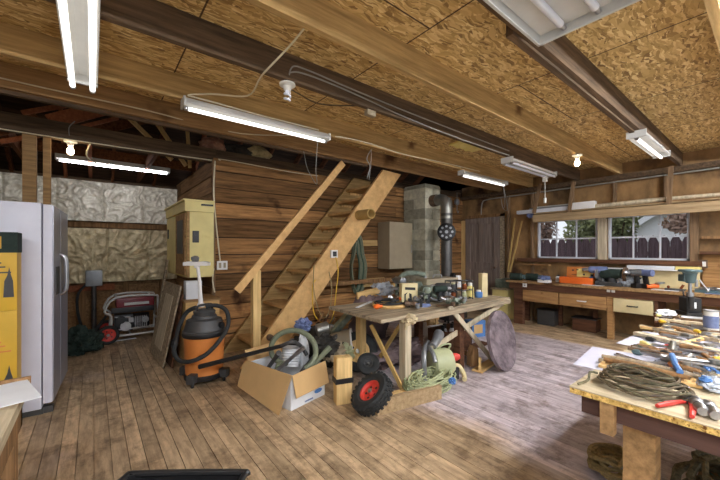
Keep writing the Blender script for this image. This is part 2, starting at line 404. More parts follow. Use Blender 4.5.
# ceiling joists
JZ = 2.67
for (yy, m, x0, x1) in ((.22,'joist',-2.2,XW), (.94,'joist_dark',-2.2,XW), (1.68,'joist',-2.2,XW), (2.31,'joist_dark',-2.2,XW), (3.15,'joist',-2.2,XW), (3.80,'joist_mid',-2.2,XW)):
    trim(MB().bb(x0, x1, yy-.022, yy+.022, JZ, ZC), m)
trim(MB().bb(1.9, 4.6, .962, 1.004, JZ-.02, ZC-.03), 'joist_dark')      # sistered plank on the dark joist
trim(MB().bb(-2.2, 3.2, 3.825, 3.87, JZ-.03, ZC-.02), 'joist_dark')
for xx in (1.93, 2.62, 3.3): trim(MB().bb(xx, xx+.07, 1.702, 1.76, JZ+.005, JZ+.04), 'pine')
# stair wall: horizontal boards
def boards(mb, o, ux, L, z0, z1, h, th, nrm):
    o, ux, nrm = V(o), V(ux), V(nrm); z = z0
    while z < z1-.02:
        t = 0; hh = min(h*R.uniform(.85, 1.15), z1-z)
        while t < L:
            l = min(R.uniform(1.6, 3.8), L-t)
            if L-t-l < .4: l = L-t
            off = R.uniform(0, .018)
            c = o+ux*(t+l/2)+nrm*(off-th/2)
            p = c-ux*(l/2-.002); q = c+ux*(l/2-.002); p.z = q.z = z+hh/2
            mb.bar(p, q, th, hh-.016, up=(0,0,1)); t += l
        z += hh
    return mb
struct('wall_back', boards(MB(), (1.28, YB, 0), (1,0,0), XW-1.28, 0, 2.66, .235, .03, (0,-1,0)), 'wallboard')
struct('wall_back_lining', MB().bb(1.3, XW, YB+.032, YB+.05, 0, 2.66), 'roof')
struct('wall_partition', boards(MB(), (1.28, YB+.03, 0), (0,1,0), YF-YB-.03, 0, 2.66, .235, .03, (-1,0,0)), 'partboard')
struct('wall_partition_lining', MB().bb(1.312, 1.325, YB+.055, YF, 0, 2.66), 'roof')
trim(MB().bb(1.262, 1.30, YB-.035, YB-.012, 0, 2.62), 'stud')
# left side beyond the fridge
struct('wall_left', MB().bb(-1.3, -1.25, 1.0, YF+.1, 0, 2.9), 'brownwood')
struct('wall_foil_side', boards(MB(), (-1.25, YF+.04, 0), (1,0,0), 2.6, 0, 2.6, .19, .03, (0,-1,0)).bb(-1.25, 1.4, YF+.045, YF+.08, 0, 2.6), 'partboard')
for x0 in (-.95, -.18, .42, .98): trim(MB().bb(x0, x0+.09, YF-.085, YF+.0, 0, 2.56), 'brownwood')
trim(MB().bb(-1.2, 1.28, YF-.135, YF-.087, 1.78, 1.86), 'brownwood')
trim(MB().bb(-1.2, 1.28, YF-.10, YF, 2.5, 2.6), 'joist_dark')
trim(MB().bb(-1.2, .3, YF-.12, YF-.087, .72, .82), 'raft_red')
def fold(sd, amp=.03):
    def f(u, v): 
        q = V((u*9, v*3.0, sd)); w_ = V((noise.noise(q*.9), noise.noise(q*.9+V((5,1,2))), 0))*1.6
        return amp*(.7*noise.noise(q*.5)+.75*(1-abs(noise.noise(V((u*7, v*2.2, sd))+w_))*2.2)+.42*(1-abs(noise.noise(q*3.1+w_))*2)-.5*math.exp(-((u*4.1+sd*.3) % 1.0-.5)**2/.0009))
    return f
o = obj('foil_insulation', MB().sheet((-1.15, YF-.165, 1.88), (2.4,0,0), (0,0,.66), 230, 80, fold(1, .035), .006), 'foil'); tag(o, 'crinkled silver foil insulation stapled above the wall rail', 'insulation')
o = obj('foil_insulation', MB().sheet((-1.15, YF-.165, .86), (2.4,0,0), (0,0,.9), 230, 100, fold(4, .035), .006), 'foil2'); tag(o, 'dusty foil insulation hanging below the wall rail behind the generator', 'insulation')
o = obj('insulation_batt', MB().sheet((-1.15, 7.0, 1.5), (0,-2.6,0), (0,0,1.05), 50, 24, fold(9, .06), .03), 'insul'); tag(o, 'yellowish insulation batt on the wall left of the posts', 'insulation')
# posts behind fridge
trim(MB().bb(-.565, -.46, 4.85, 4.93, 0, 2.62), 'joist_mid')
trim(MB().bb(-.41, -.35, 4.86, 4.93, 0, 2.62), 'joist_mid')
# insulation rolls above the stair wall
for i, (px_, py_, rx, rz, mm, lb) in enumerate(((214,143,.17,.11,'insul_pink','pinkish roll of insulation at the corner above the board wall'), (240,146,.26,.10,'darkcloth','dark wrapped bundle of insulation above the board wall'), (258,149,.2,.11,'insul','tan lump of insulation above the board wall near the stair rail'))):
    c = ony(px_, py_, 4.98); o = obj('insulation_roll', MB().blob((c.x, 4.98, 2.78+rz*.8), (rx, .12, rz), .3, 1.6, 4, i), mm); tag(o, lb, 'insulation')
# window wall : sheathing, studs, plates. openings Z 1.24..1.98, Y .84..1.85 and 2.01..3.03
W = [(2.01, 3.03), (.84, 1.85)]; WZ0, WZ1 = 1.24, 1.98
mb = MB().bb(XW, XW+.03, -1.6, YB, 0, WZ0).bb(XW, XW+.03, -1.6, YB, WZ1, 2.9)
for a, b in ((-1.6, .84), (1.85, 2.01), (3.03, YB)): mb.bb(XW, XW+.03, a, b, WZ0, WZ1)
struct('wall_right', mb, 'sheath')
for yy in (-.2, .45, 3.12, 3.62): trim(MB().bb(XW-.085, XW, yy-.02, yy+.02, .0, 2.58), 'stud')
for yy in (1.1, 1.75, 2.4): trim(MB().bb(XW-.085, XW, yy-.02, yy+.02, 2.16, 2.58), 'stud')
trim(MB().bb(XW-.085, XW, 1.87, 1.99, 1.16, 2.0), 'greypost')
trim(MB().bb(XW-.09, XW, .74, .83, 1.1, 2.0), 'stud')
trim(MB().bb(XW-.09, XW, -1.6, YB, 2.585, 2.67), 'joist_dark')
trim(MB().bb(XW-.12, XW, .7, 3.4, 1.165, 1.235), 'darkwood')          # sill
trim(MB().bb(XW-.09, XW, -1.6, 3.1, 2.0, 2.09), 'joist_mid')
# right part: stepped shelving boards on the wall
trim(MB().bb(XW-.13, XW, -.6, .70, 1.56, 1.60), 'brownwood'); trim(MB().bb(XW-.16, XW, -.6, .72, 1.34, 1.38), 'darkwood'); trim(MB().bb(XW-.05, XW-.001, -.6, .70, .83, 1.33), 'drawer')
def window(i, y0, y1):
    w = sempty('window_%d' % i, (XW, (y0+y1)/2, WZ0)); f = .03; xx = XW+.0
    mb = MB().bb(xx-.02, xx+.05, y0, y0+f, WZ0, WZ1).bb(xx-.02, xx+.05, y1-f, y1, WZ0, WZ1).bb(xx-.02, xx+.05, y0, y1, WZ0, WZ0+f).bb(xx-.02, xx+.05, y0, y1, WZ1-f, WZ1)
    obj('window_frame', mb, 'winframe', w)
    mb = MB()
    for k in (1, 2): yy = y0+(y1-y0)*k/3; mb.bb(xx, xx+.03, yy-.010, yy+.010, WZ0+f, WZ1-f)
    mb.bb(xx+.002, xx+.028, y0+f, y1-f, 1.60, 1.625)
    obj('glazing_bars', mb, 'winframe', w)
    obj('pane', MB().bb(xx+.012, xx+.016, y0+f, y1-f, WZ0+f, WZ1-f), 'glass', w)
window(1, *W[0]); window(2, *W[1])
# door on the window wall
d = sempty('door_1', (XW-.05, 4.25, 0))
y0, y1, z1 = 3.82, 4.66, 2.13; xf = XW-.03
mb = MB()
for a, b, c, e in ((y0, y0+.12, 0, z1), (y1-.12, y1, 0, z1), (y0+.12, y1-.12, 0, .2), (y0+.12, y1-.12, .95, 1.12), (y0+.12, y1-.12, 2.0, z1), (4.19, 4.29, .2, .95), (4.19, 4.29, 1.12, 2.0)): mb.bb(xf-.04, xf, a, b, c, e)
obj('door_frame', mb, 'door', d)
mb = MB()
for a, b in ((y0+.12, 4.19), (4.29, y1-.12)):
    for c, e in ((.2, .95), (1.12, 2.0)): mb.bb(xf-.015, xf-.003, a, b, c, e)
obj('door_panel', mb, 'door', d)
obj('door_handle', MB().cyl((xf-.04, y0+.07, 1.02), (xf-.09, y0+.07, 1.02), .012).lathe([(0,.01),(.01,.028),(.03,.026),(.04,.005)], (xf-.08, y0+.07, 1.02), (-1,0,0), 14), 'rust', d)
trim(MB().bb(XW-.05, XW, 3.72, 3.81, 0, 2.2), 'grey_wood'); trim(MB().bb(XW-.05, XW, 4.67, 4.79, 0, 2.1), 'pine')
trim(MB().bb(XW-.05, XW, 3.72, 4.79, 2.135, 2.2), 'brownwood')

# outdoors
struct('ground', MB().bb(XW+.2, 60, -40, 50, -.5, -.45), 'ground')
mb = MB(); y = -4.0
while y < 12:
    w = .21; mb.prism([(0,-.45),(w-.008,-.45),(w-.008,1.60),(w*.8,1.70),(w*.5,1.77),(w*.2,1.70),(0,1.60)], (11, y, 0), (0,1,0), (0,0,1), (.02,0,0)); y += w
fc = thing('picket_fence', 'dark stained fence of pointed pickets outside the windows', 'fence', (11,4,-.45))
obj('pickets', mb, 'fence', fc); obj('rail', MB().bb(11.02, 11.06, -4, 12, .2, .3), 'fence', fc); obj('rail', MB().bb(11.02, 11.06, -4, 12, 1.25, 1.35), 'fence', fc)
def tree(x, y, h, r, n, mm, label, rz):
    t = thing('tree', label, 'tree', (x,y,-.45), 0, None); mb = MB(); b = mb.b
    for i in range(n):
        p = V((R.gauss(0,1), R.gauss(0,1), R.gauss(0,1))).normalized()*(R.random()**.35); p = V((p.x*r, p.y*r, p.z*rz))+V((x,y,h))
        if noise.noise(p*1.4) < -.22: continue
        a = V((R.gauss(0,1), R.gauss(0,1), R.gauss(0,1))).normalized(); c = a.orthogonal().normalized(); s = R.uniform(.08,.15)*max(r,1.1)/1.4
        b.faces.new([b.verts.new(p+a*s), b.verts.new(p+c*s*.6), b.verts.new(p-a*s), b.verts.new(p-c*s*.6)])
    obj('foliage', mb, mm, t)
    mb = MB().tube([(x,y,-.45), (x+.1,y,h*.5), (x,y,h)], .14, rr=[.16,.12,.05])
    for k in range(5): an = k*1.3; mb.tube([(x,y,h*.55), (x+math.cos(an)*r*.6, y+math.sin(an)*r*.6, h+.3*k-.4)], .04, 6)
    obj('trunk', mb, 'bark', t)
tree(15.5, 6.9, 2.0, 1.0, 5200, 'leaf_red', 'russet leaved tree outside the left end of the left window', 1.7)
tree(15.9, 4.8, 2.1, .95, 5200, 'leaf', 'green tree showing in the right panes of the left window', 1.7)
tree(14.2, 3.45, 2.2, .5, 2200, 'leaf', 'slim green tree showing in the left pane of the right window', 1.5)
tree(29, 5.4, 5.2, 2.2, 3600, 'leaf', 'green tree rising behind the white house', 2.4)
tree(14.6, 1.75, 1.6, .75, 4200, 'leaf_red', 'pale bushy tree in the far right panes of the right window', 1.5)
hs = thing('house', 'white neighbouring house with a sloping grey roof beyond the fence', 'house', (23,3.3,-.45))
obj('wall', MB().bb(21, 26, 1.3, 5.3, -.45, 1.9), 'housewhite', hs)
obj('gable', MB().prism([(1.3,1.9),(5.3,1.9),(3.3,3.35)], (21,0,0), (0,1,0), (0,0,1), (5,0,0)), 'housewhite', hs)
for sg in (-1,1):
    a, b = V((23.4, 3.3, 3.42)), V((23.4, 3.3+sg*2.35, 1.74))
    rf = obj('roof_slope', MB().bar(a, b, 5.5, .08, up=(0,0,1)), 'shingle', hs)
    obj('bargeboard', MB().bar(a+V((-2.79,0,-.03)), b+V((-2.79,0,-.03)), .05, .24, up=(0,0,1)), 'housewhite', hs)

# ================= LAMPS =================
def shop_light(label, p, axis, L, ntube, m, wid=.12, drop=.045, ends='porcelain', group=None):
    # p = centre of the housing bottom, tubes hang below the housing
    t = thing('shop_light', label, 'light fixture', p, 0 if axis == 'x' else PI/2, group); h = L/2
    if ntube == 2 and m == 'lit': drop = .075
    prof = [(-wid/2,0),(-wid/2+.012,.035),(-.02,.06),(.02,.06),(wid/2-.012,.035),(wid/2,0),(wid/2-.006,-.003),(.02,.045),(-.02,.045),(-wid/2+.006,-.003)]
    obj('housing', MB().prism(prof, (-h,0,0), (0,1,0), (0,0,1), (L,0,0)).bb(-h-.008, -h+.008, -wid/2, wid/2, -.02, .055).bb(h-.008, h+.008, -wid/2, wid/2, -.02, .055), 'fixture', t, True)
    for k in range(ntube):
        yy = 0 if ntube == 1 else (k/(ntube-1)-.5)*(wid-.06)
        tb = obj('tube', MB().cyl((-h+.03,yy,-drop+.02), (h-.03,yy,-drop+.02), .0165, n=14), m, t, True)
        obj('tube_cap', MB().cyl((-h+.008,yy,-drop+.02), (-h+.035,yy,-drop+.02), .019, n=12).cyl((h-.035,yy,-drop+.02), (h-.008,yy,-drop+.02), .019, n=12), 'steel', tb, True)
    return t
shop_light('lit twin tube light at the upper left near the camera', (-.055, 2.5, 2.612), 'y', 1.26, 2, 'lit', .17)
shop_light('lit single tube light above the shop vacuum and stair rail', (1.30, 3.10, 2.61), 'x', 1.42, 1, 'lit', .13)
shop_light('lit tube light on the far ceiling above the chimney', (5.26, 3.16, 2.612), 'x', 1.36, 1, 'lit', .12)
shop_light('unlit twin tube light beside the hanging pull chain lampholder', (5.13, 2.32, 2.61), 'x', 1.42, 2, 'unlit', .17)
shop_light('lit tube light on the ceiling right of the lit bare bulb', (5.12, .95, 2.612), 'x', 1.22, 1, 'lit', .17)
shop_light('lit tube light over the foil wall in the left bay', (.28, 5.98, 2.622), 'x', 1.32, 1, 'litfar', .08)
# wide fixture top right
t = thing('ceiling_troffer', 'wide white four tube ceiling fixture cut by the top edge', 'light fixture', (1.46, .64, 2.6))
obj('housing', MB().bb(.86, 2.06, .39, .89, 2.655, 2.668).bb(.86, 2.06, .39, .405, 2.6, 2.66).bb(.86, 2.06, .875, .89, 2.6, 2.66).bb(.86, .875, .39, .89, 2.6, 2.66).bb(2.045, 2.06, .39, .89, 2.6, 2.66), 'fixture', t)
obj('reflector', MB().bb(.88, 2.04, .41, .87, 2.648, 2.654), 'fixture', t)
for k, yy in enumerate((.43, .583, .744)):
    tb = obj('tube', MB().cyl((.9,yy,2.628), (1.99,yy,2.628), .019, n=14), 'unlit', t)
    obj('tube_cap', MB().cyl((1.99,yy,2.628), (2.04,yy,2.628), .013, n=12), 'steel', tb)
def lamp(p, label, kind):
    t = thing('bare_bulb_lamp', label, 'lamp', p)
    x,y,z = p
    obj('lampholder', MB().lathe([(0,.06),(-.012,.06),(-.022,.035),(-.05,.025),(-.055,.022)], p, (0,0,1), 20), 'porcelain', t)
    if kind == 'lit': obj('bulb', MB().lathe([(-.055,.014),(-.075,.02),(-.10,.031),(-.125,.031),(-.145,.02),(-.152,.002)], p, (0,0,1), 18), 'bulb', t)
    elif kind == 'spiral':
        pts = [(x+.022*math.cos(a*.9), y+.022*math.sin(a*.9), z-.06-.012*a*.45) for a in range(14)]
        obj('bulb', MB().tube(pts, .008, 8, smooth=3).cyl((x,y,z-.05),(x,y,z-.075),.018), 'unlit', t)
    else:
        obj('socket_adapter', MB().cyl((x,y,z-.05),(x,y,z-.085),.03).box((x,y,z-.12),(.06,.06,.07),bev=.006), 'porcelain', t)
        obj('pull_chain', MB().cyl((x,y,z-.15),(x,y,z-.42),.005).cyl((x,y,z-.42),(x,y,z-.50),.022), 'porcelain', t)
    return t
for yy in (-.5, -1.2): trim(MB().bb(-2.2, XW, yy-.022, yy+.022, JZ, ZC), 'joist')
for k, (xx, yy) in enumerate(((-1.0,-.5),(1.0,-1.2),(3.2,-.5),(5.4,-.5))):  # unseen fixtures added behind the camera to carry most of the room's light
    shop_light('added twin tube fill light, unseen in the row behind the camera', (xx, yy, 2.61), 'x', 1.42, 2, 'fill_row', .10, group='added fill lights behind the camera')
lamp((5.04, 1.68, 2.665), 'lit bare bulb under the light joist before the windows', 'lit')
lamp((-.19, 4.87, 2.598), 'lit bare bulb under the beam above the fridge', 'lit')
lamp((1.16, 2.34, 2.665), 'porcelain lampholder with an unlit spiral bulb under the dark joist', 'spiral')
lamp((5.75, 2.38, 2.665), 'white pull chain lampholder hanging near the windows', 'chain')
for p in ((5.04,1.68,2.59), (-.36,4.87,2.5)): pass
# cables
def cable(name, pts, r, m, label, cat='cable', grp=None, smooth=5):
    return tag(obj(name, MB().tube(pts, r, 6, smooth=smooth), m), label, cat, grp)
cable('ceiling_cable', [(-1.6,3.76,2.76),(-.5,3.76,2.73),(.4,3.76,2.73),(1.3,3.75,2.70),(2.2,3.1,2.68),(3.2,3.09,2.66),(4.0,3.1,2.69),(5.0,3.09,2.70)], .006, 'romex', 'long cream cable stapled along the left ceiling beam')
cable('ceiling_cable', [(1.05,1.72,2.83),(.98,1.9,2.70),(.95,2.28,2.655),(.98,2.45,2.68),(1.02,2.8,2.70),(.78,2.95,2.70),(.62,3.05,2.68),(.75,3.08,2.69),(1.3,3.1,2.69),(1.9,3.09,2.69)], .007, 'romex', 'cream cable dropping from the light joist to the tube light')
for k, dy in enumerate((0, .03)):
    cable('ceiling_cable', [(1.16,2.33,2.655),(1.16,2.26+dy,2.76-dy),(1.3,2.26+dy*.3,2.78-dy),(1.7,2.27,2.77-dy),(2.4,2.27,2.75-dy*2),(3.3,2.27,2.74-dy*2.5),(4.4,2.28,2.74-dy*2)], .006, 'greycable', 'grey cable of the pair along the dark joist from the lampholder', grp='grey cables on the dark joist')
cable('ceiling_cable', [(1.18,2.36,2.65),(1.35,2.5,2.70),(1.6,2.55,2.70),(1.95,2.36,2.72)], .006, 'wire', 'dark cable sagging from lampholder to the small junction box')
o = obj('junction_box', MB().box((1.98,2.33,2.645),(.10,.05,.05),bev=.004), 'tancab'); tag(o, 'small cream junction box under the dark joist', 'junction box')
cable('ceiling_cable', [(-1.2,4.81,2.60),(0,4.81,2.60),(1.28,4.81,2.62),(1.4,4.76,2.64),(2.4,4.77,2.62),(2.9,4.74,2.62)], .006, 'romex', 'cream cable along the beam over the fridge and board wall')
cable('ceiling_cable', [(-.19,4.84,2.6),(-.2,4.80,2.72),(-.15,4.78,2.80)], .005, 'greycable', 'short grey cable above the lit bulb on the left beam')
cable('ceiling_cable', [(-.02,4.85,2.6),(-.05,5.1,2.5),(.1,5.6,2.52),(.2,6.0,2.66)], .008, 'romex', 'cream cord looping from the left beam to the bay light')
cable('ceiling_cable', [(1.9,3.11,2.60),(1.93,3.2,2.3),(2.0,3.3,2.15),(2.05,3.6,2.4),(2.1,3.78,2.66)], .004, 'greycable', 'thin grey cord hanging from the tube light by the stair rail')
cable('ceiling_cable', [(2.75,3.2,2.68),(2.68,3.22,2.55),(2.73,3.22,2.45),(2.7,3.24,2.3)], .005, 'greycable', 'short pale cord dangling above the stair top')
cable('ceiling_cable', [(2.78,3.25,2.68),(2.78,3.26,2.5),(2.76,3.27,2.3)], .004, 'greycable', 'second pale cord dangling straight above the stair top')
cable('conduit', [(5.5,4.6,2.62),(5.9,4.72,2.62),(6.4,4.74,2.6),(6.5,4.74,2.5),(6.52,4.74,1.7)], .010, 'greycable', 'grey conduit bent down the back wall behind the stovepipe', 'conduit')
cable('conduit', [(6.85,4.2,2.2),(6.86,4.18,2.45),(6.86,4.05,2.52),(6.86,3.4,2.53),(6.87,2.6,2.54),(6.87,1.2,2.55),(6.87,-.4,2.56)], .012, 'greycable', 'long pale conduit running along the top of the window wall', 'conduit')
for i,(xx,yy) in enumerate(((6.2,3.2),(6.3,3.0))):
    cable('ceiling_cable', [(5.9,3.17,2.6),(xx,3.3,2.3-.1*i),(6.5,3.5,2.25),(6.6,3.6,2.5)], .005, 'greycable', 'grey cord looping below the far tube light', grp='cords below the far tube light')

# ================= STAIRS =================
st = thing('wooden_stairs', 'steep open wooden staircase climbing against the board wall', 'stairs', (1.5, 4.35, 0))
sa, sb = V((1.46,0,0)), V((3.80,0,2.80)); dd = (sb-sa).normalized(); up = V((-dd.z,0,dd.x))
def stringer(y0, y1):
    w = .30   # along x at floor and top cut level
    poly = [(1.38,0.0),(1.38+.42,0.0),(3.90,2.52),(3.90,2.70),(3.60,2.70)]
    k = 2.52/(3.90-1.80)
    poly = [(1.36,0.0),(1.78,0.0),(4.02,2.66),(3.62,2.68)]
    return MB().prism([(p[0],p[1]) for p in poly], (0,y0,0), (1,0,0), (0,0,1), (0,y1-y0,0))
obj('stringer', stringer(3.94, 3.985), 'stair', st)
obj('stringer', stringer(4.70, 4.745), 'joist', st)
slope = (2.68)/(3.62-1.36)
for k in range(1, 12):
    z = k*.222; xc = 1.57+z/ (2.66/(4.02-1.78)) 
    obj('tread', MB().bb(xc-.19, xc+.12, 3.99, 4.695, z-.04, z, bev=.004), 'stair', st)
    obj('riser_cleat', MB().bb(xc-.12, xc+.08, 4.66, 4.69, z-.085, z-.042), 'pine', st)
ral = thing('stair_handrail', 'plain board handrail nailed to a square post beside the stairs', 'handrail', (1.54, 3.88, 0))
obj('post', MB().bb(1.455, 1.545, 3.80, 3.888, 0, 1.16), 'pine', ral)
obj('rail', MB().bar(ony(237,291,3.78), ony(343,163,3.78), .035, .085, up=(0,0,1)), 'stair', ral)
o = obj('cardboard_tube', MB().lathe([(0,.075),(.32,.075),(.32,.062),(.02,.062)], (3.12,3.965,1.92), (0,-1,0), 24), 'cardtube'); tag(o, 'short cardboard tube poking out through the stair stringer', 'tube')
t = thing('outlet_box', 'square metal outlet box screwed to the stair stringer', 'outlet', (2.66,3.93,1.3))
obj('box', MB().box((2.66,3.92,1.345),(.11,.035,.11),bev=.005), 'white', t); obj('sockets', MB().box((2.66,3.90,1.345),(.06,.012,.07),bev=.003), 'black', t)
cable('yellow_cable', [(2.67,3.89,1.30),(2.69,3.86,1.1),(2.66,3.87,.8),(2.6,3.85,.5),(2.45,3.8,.4),(2.3,3.85,.55),(2.3,3.9,.9),(2.35,3.90,1.0)], .008, 'yellow', 'yellow cord hanging in a loop from the stringer outlet', 'cord')
o = obj('stair_roller', MB().lathe([(0,.035),(.02,.04),(.05,.04),(.06,.02),(.09,.02)], ony(269,337,3.93)+V((0,0,0)), (0,-1,0), 18), 'rust'); tag(o, 'small rusty wheel on the foot of the stair stringer', 'wheel')

# ================= LEFT SIDE =================
fr = thing('refrigerator', 'white side by side refrigerator with dark door fronts at left', 'refrigerator', (-.27,3.9,0), math.radians(-3.5))
obj('body', MB().bb(-.78, -.07, 0, .9, .05, 1.80, bev=.008), 'fridge', fr, True)
obj('base_grille', MB().bb(-.74, -.06, .02, .88, 0, .05).bb(-.06,0.0,.03,.08,.0,.055), 'darkgrey', fr, True)
for (a, b, hy) in ((.004, .40, .36), (.406, .896, .45)):
    dr = obj('door', MB().bb(-.062, 0, a, b, .09, 1.79, bev=.01), 'fridge', fr, True)
    obj('front_panel', MB().bb(-.002, .006, a+.012, b-.008, .1, 1.78), 'fridge_door', dr, True)
    obj('handle', MB().tube([(.0,hy,.98),(.04,hy,1.0),(.05,hy,1.08),(.05,hy,1.24),(.04,hy,1.33),(.0,hy,1.36)], .013, 8, smooth=4), 'steel', dr, True)
obj('dispenser', MB().bb(.004, .012, .12, .30, 1.0, 1.25), 'darkgrey', fr, True)
# yellow boxes
def ybox(z0, z1, label, x0, y0, top):
    t = thing('tool_carton', label, 'box', (x0-.2, y0, z0))
    obj('carton', MB().bb(x0-.42, x0, y0-.2, y0, z0, z1, bev=.003), 'yellow', t)
    yf = y0-.203
    if top: 
        obj('top_band', MB().bb(x0-.423, x0+.003, yf-.001, y0+.003, z1-.15, z1+.002), 'darkgreen', t)
        obj('logo_patch', MB().bb(x0-.17, x0-.08, yf-.004, yf, z1-.12, z1-.03), 'yellow', t)
    mb = MB()
    for (a, b, c, d_) in ((.19,.08,.23,.22),(.19,.06,.26,.25),(.17,.10,.40,.33),(.2,.12,.62,.55),(.16,.03,.30,.29)):
        if z1-c > z0: mb.bb(x0-a, x0-b, yf-.002, yf, z1-c, z1-d_)
    obj('print', mb, 'orange' if not top else 'darkgrey', t)
    obj('tool_picture', MB().prism([(-.07,.0),(-.015,.0),(-.02,.12),(-.03,.16),(-.04,.22),(-.05,.16),(-.065,.12)], (x0, yf, z1-.62 if z1-.62 > z0 else z0+.1), (1,0,0), (0,0,1), (0,-.003,0)), 'darkgrey', t)
    return t
p = onz(20, 420, 0)
bx, by = ony(17, 300, 3.55).x, 3.75
ybox(.0, .95, 'lower yellow carton standing on the floor against the fridge side', bx, by, False)
ybox(.952, 1.53, 'upper yellow carton with a dark green top band', bx, by, True)
# near left bench
t = thing('workbench', 'plywood topped bench cut off at the lower left corner', 'workbench', (-.6, 1.2, 0))
ex = onz(30, 380, .85); bx1, by1 = ex.x, ex.y
obj('worktop', MB().bb(bx1-.9, bx1, -.2, by1, .81, .85), 'benchtop', t)
obj('edge_strip', MB().bb(bx1-.9, bx1+.002, by1, by1+.012, .80, .865), 'brownwood', t)
obj('apron', MB().bb(bx1-.06, bx1-.02, -.2, by1-.03, .68, .81).bb(bx1-.9, bx1-.02, by1-.06, by1-.03, .68, .81), 'brownwood', t)
for (a, b) in ((bx1-.12, by1-.14), (bx1-.85, by1-.14)): obj('leg', MB().bb(a, a+.09, b, b+.09, 0, .81), 'brownwood', t)
p = onz(0, 398, .852); o = obj('paper_sheet', MB().box((p.x-.02, p.y+.02, .853), (.22,.28,.002), (0,0,.25)), 'paper'); tag(o, 'white paper lying on the bench at lower left', 'paper')
# black tub near the camera
tb = thing('black_tub', 'black open tub rising into the bottom edge of the photo', 'tub', (-.28,1.28,0), math.radians(-38))
c0 = onz(160, 480, .43); tb.location = (c0.x+.03, c0.y-.09, 0); tb.scale = (.93,.93,.95)
prof = [(-.26,-.16),(.26,-.16),(.28,-.12),(.29,.1),(.26,.13),(-.22,.125),(-.28,.09),(-.29,-.12)]
def rim(s): return [(p[0]*s, p[1]*s) for p in prof]
obj('shell', MB().prism(rim(.93), (0,0,.0), (1,0,0), (0,1,0), (0,0,.06)), 'black', tb, True)
obj('rim', MB().tube([(p[0]*.96,p[1]*.96,.44) for p in prof], .014, 8, True, 4), 'black', tb, True)
b_ = MB(); n_ = len(prof)
for k in range(n_):
    p, q = prof[k], prof[(k+1)%n_]; vs = [b_.b.verts.new(v) for v in ((p[0]*.93,p[1]*.93,.05),(q[0]*.93,q[1]*.93,.05),(q[0]*.97,q[1]*.97,.445),(p[0]*.97,p[1]*.97,.445),(p[0]*.91,p[1]*.91,.05),(q[0]*.91,q[1]*.91,.05),(q[0]*.95,q[1]*.95,.445),(p[0]*.95,p[1]*.95,.445))]
    b_.b.faces.new(vs[:4]); b_.b.faces.new(vs[7:3:-1]); b_.b.faces.new((vs[3],vs[2],vs[6],vs[7]))
obj('side_wall', b_, 'black', tb, True)

# tarp / bag on the floor by the fridge
c = onz(76, 352, 0); o = obj('canvas_tarp', MB().blob((c.x, c.y, .09), (.27,.26,.2), .5, 2.0, 5, 3, flat=-.45), 'darkgreen'); tag(o, 'dark green crumpled tarp on the floor beside the fridge', 'tarp')
# generator
g = thing('portable_generator', 'portable generator in a pale tube frame with one red wheel', 'generator', (.13,6.5,0))
gx0, gx1, gy0, gy1 = .16, .82, 6.25, 6.68
mb = MB()
for yy in (gy0, gy1):
    mb.tube([(gx0+.16,yy,.10),(gx1-.04,yy,.10),(gx1,yy,.14),(gx1,yy,.60),(gx1-.06,yy,.68),(gx0+.12,yy,.68),(gx0-.02,yy,.48),(gx0+.06,yy,.40),(gx0+.06,yy,.15)], .016, 8, True, 3)
for xx, zz in ((gx1,.3),(gx1-.1,.68),(gx0+.12,.68),(gx0+.3,.10)): mb.cyl((xx,gy0,zz),(xx,gy1,zz),.014)
obj('tube_frame', mb, 'fixture', g)
obj('fuel_tank', MB().bb(gx0+.12, gx1-.04, gy0+.03, gy1-.03, .50, .66, bev=.035), 'darkred', g)
obj('control_panel', MB().bb(gx0+.06, gx1-.05, gy0+.0, gy0+.03, .44, .52, bev=.006), 'black', g)
obj('badge', MB().bb(gx0+.22, gx1-.12, gy0-.004, gy0+.03, .55, .59, bev=.002), 'fixture', g)
obj('engine', MB().bb(gx0+.1, gx0+.34, gy0+.08, gy1-.08, .14, .40, bev=.02).cyl((gx0+.34,(gy0+gy1)/2,.27),(gx1-.1,(gy0+gy1)/2,.27),.12).cyl((gx0+.18,gy0+.1,.33),(gx0+.18,gy0+.03,.33),.06), 'black', g)
mb = MB().cyl((gx0+.24,gy0+.08,.22),(gx0+.24,gy0+.04,.22),.07)
for k in range(7): mb.bb(gx0+.36+k*.025, gx0+.37+k*.025, gy0+.06, gy0+.09, .18, .36)
mb.cyl((gx0+.12,gy0+.05,.18),(gx1-.1,gy0+.05,.18),.012).bb(gx0+.28,gx0+.34,gy0+.03,gy0+.07,.28,.35).cyl((gx1-.16,gy0+.07,.30),(gx1-.16,gy0+.03,.30),.045).cyl((gx0+.1,gy0+.05,.38),(gx0+.3,gy0+.05,.36),.014)
obj('engine_fittings', mb, 'steel', g)
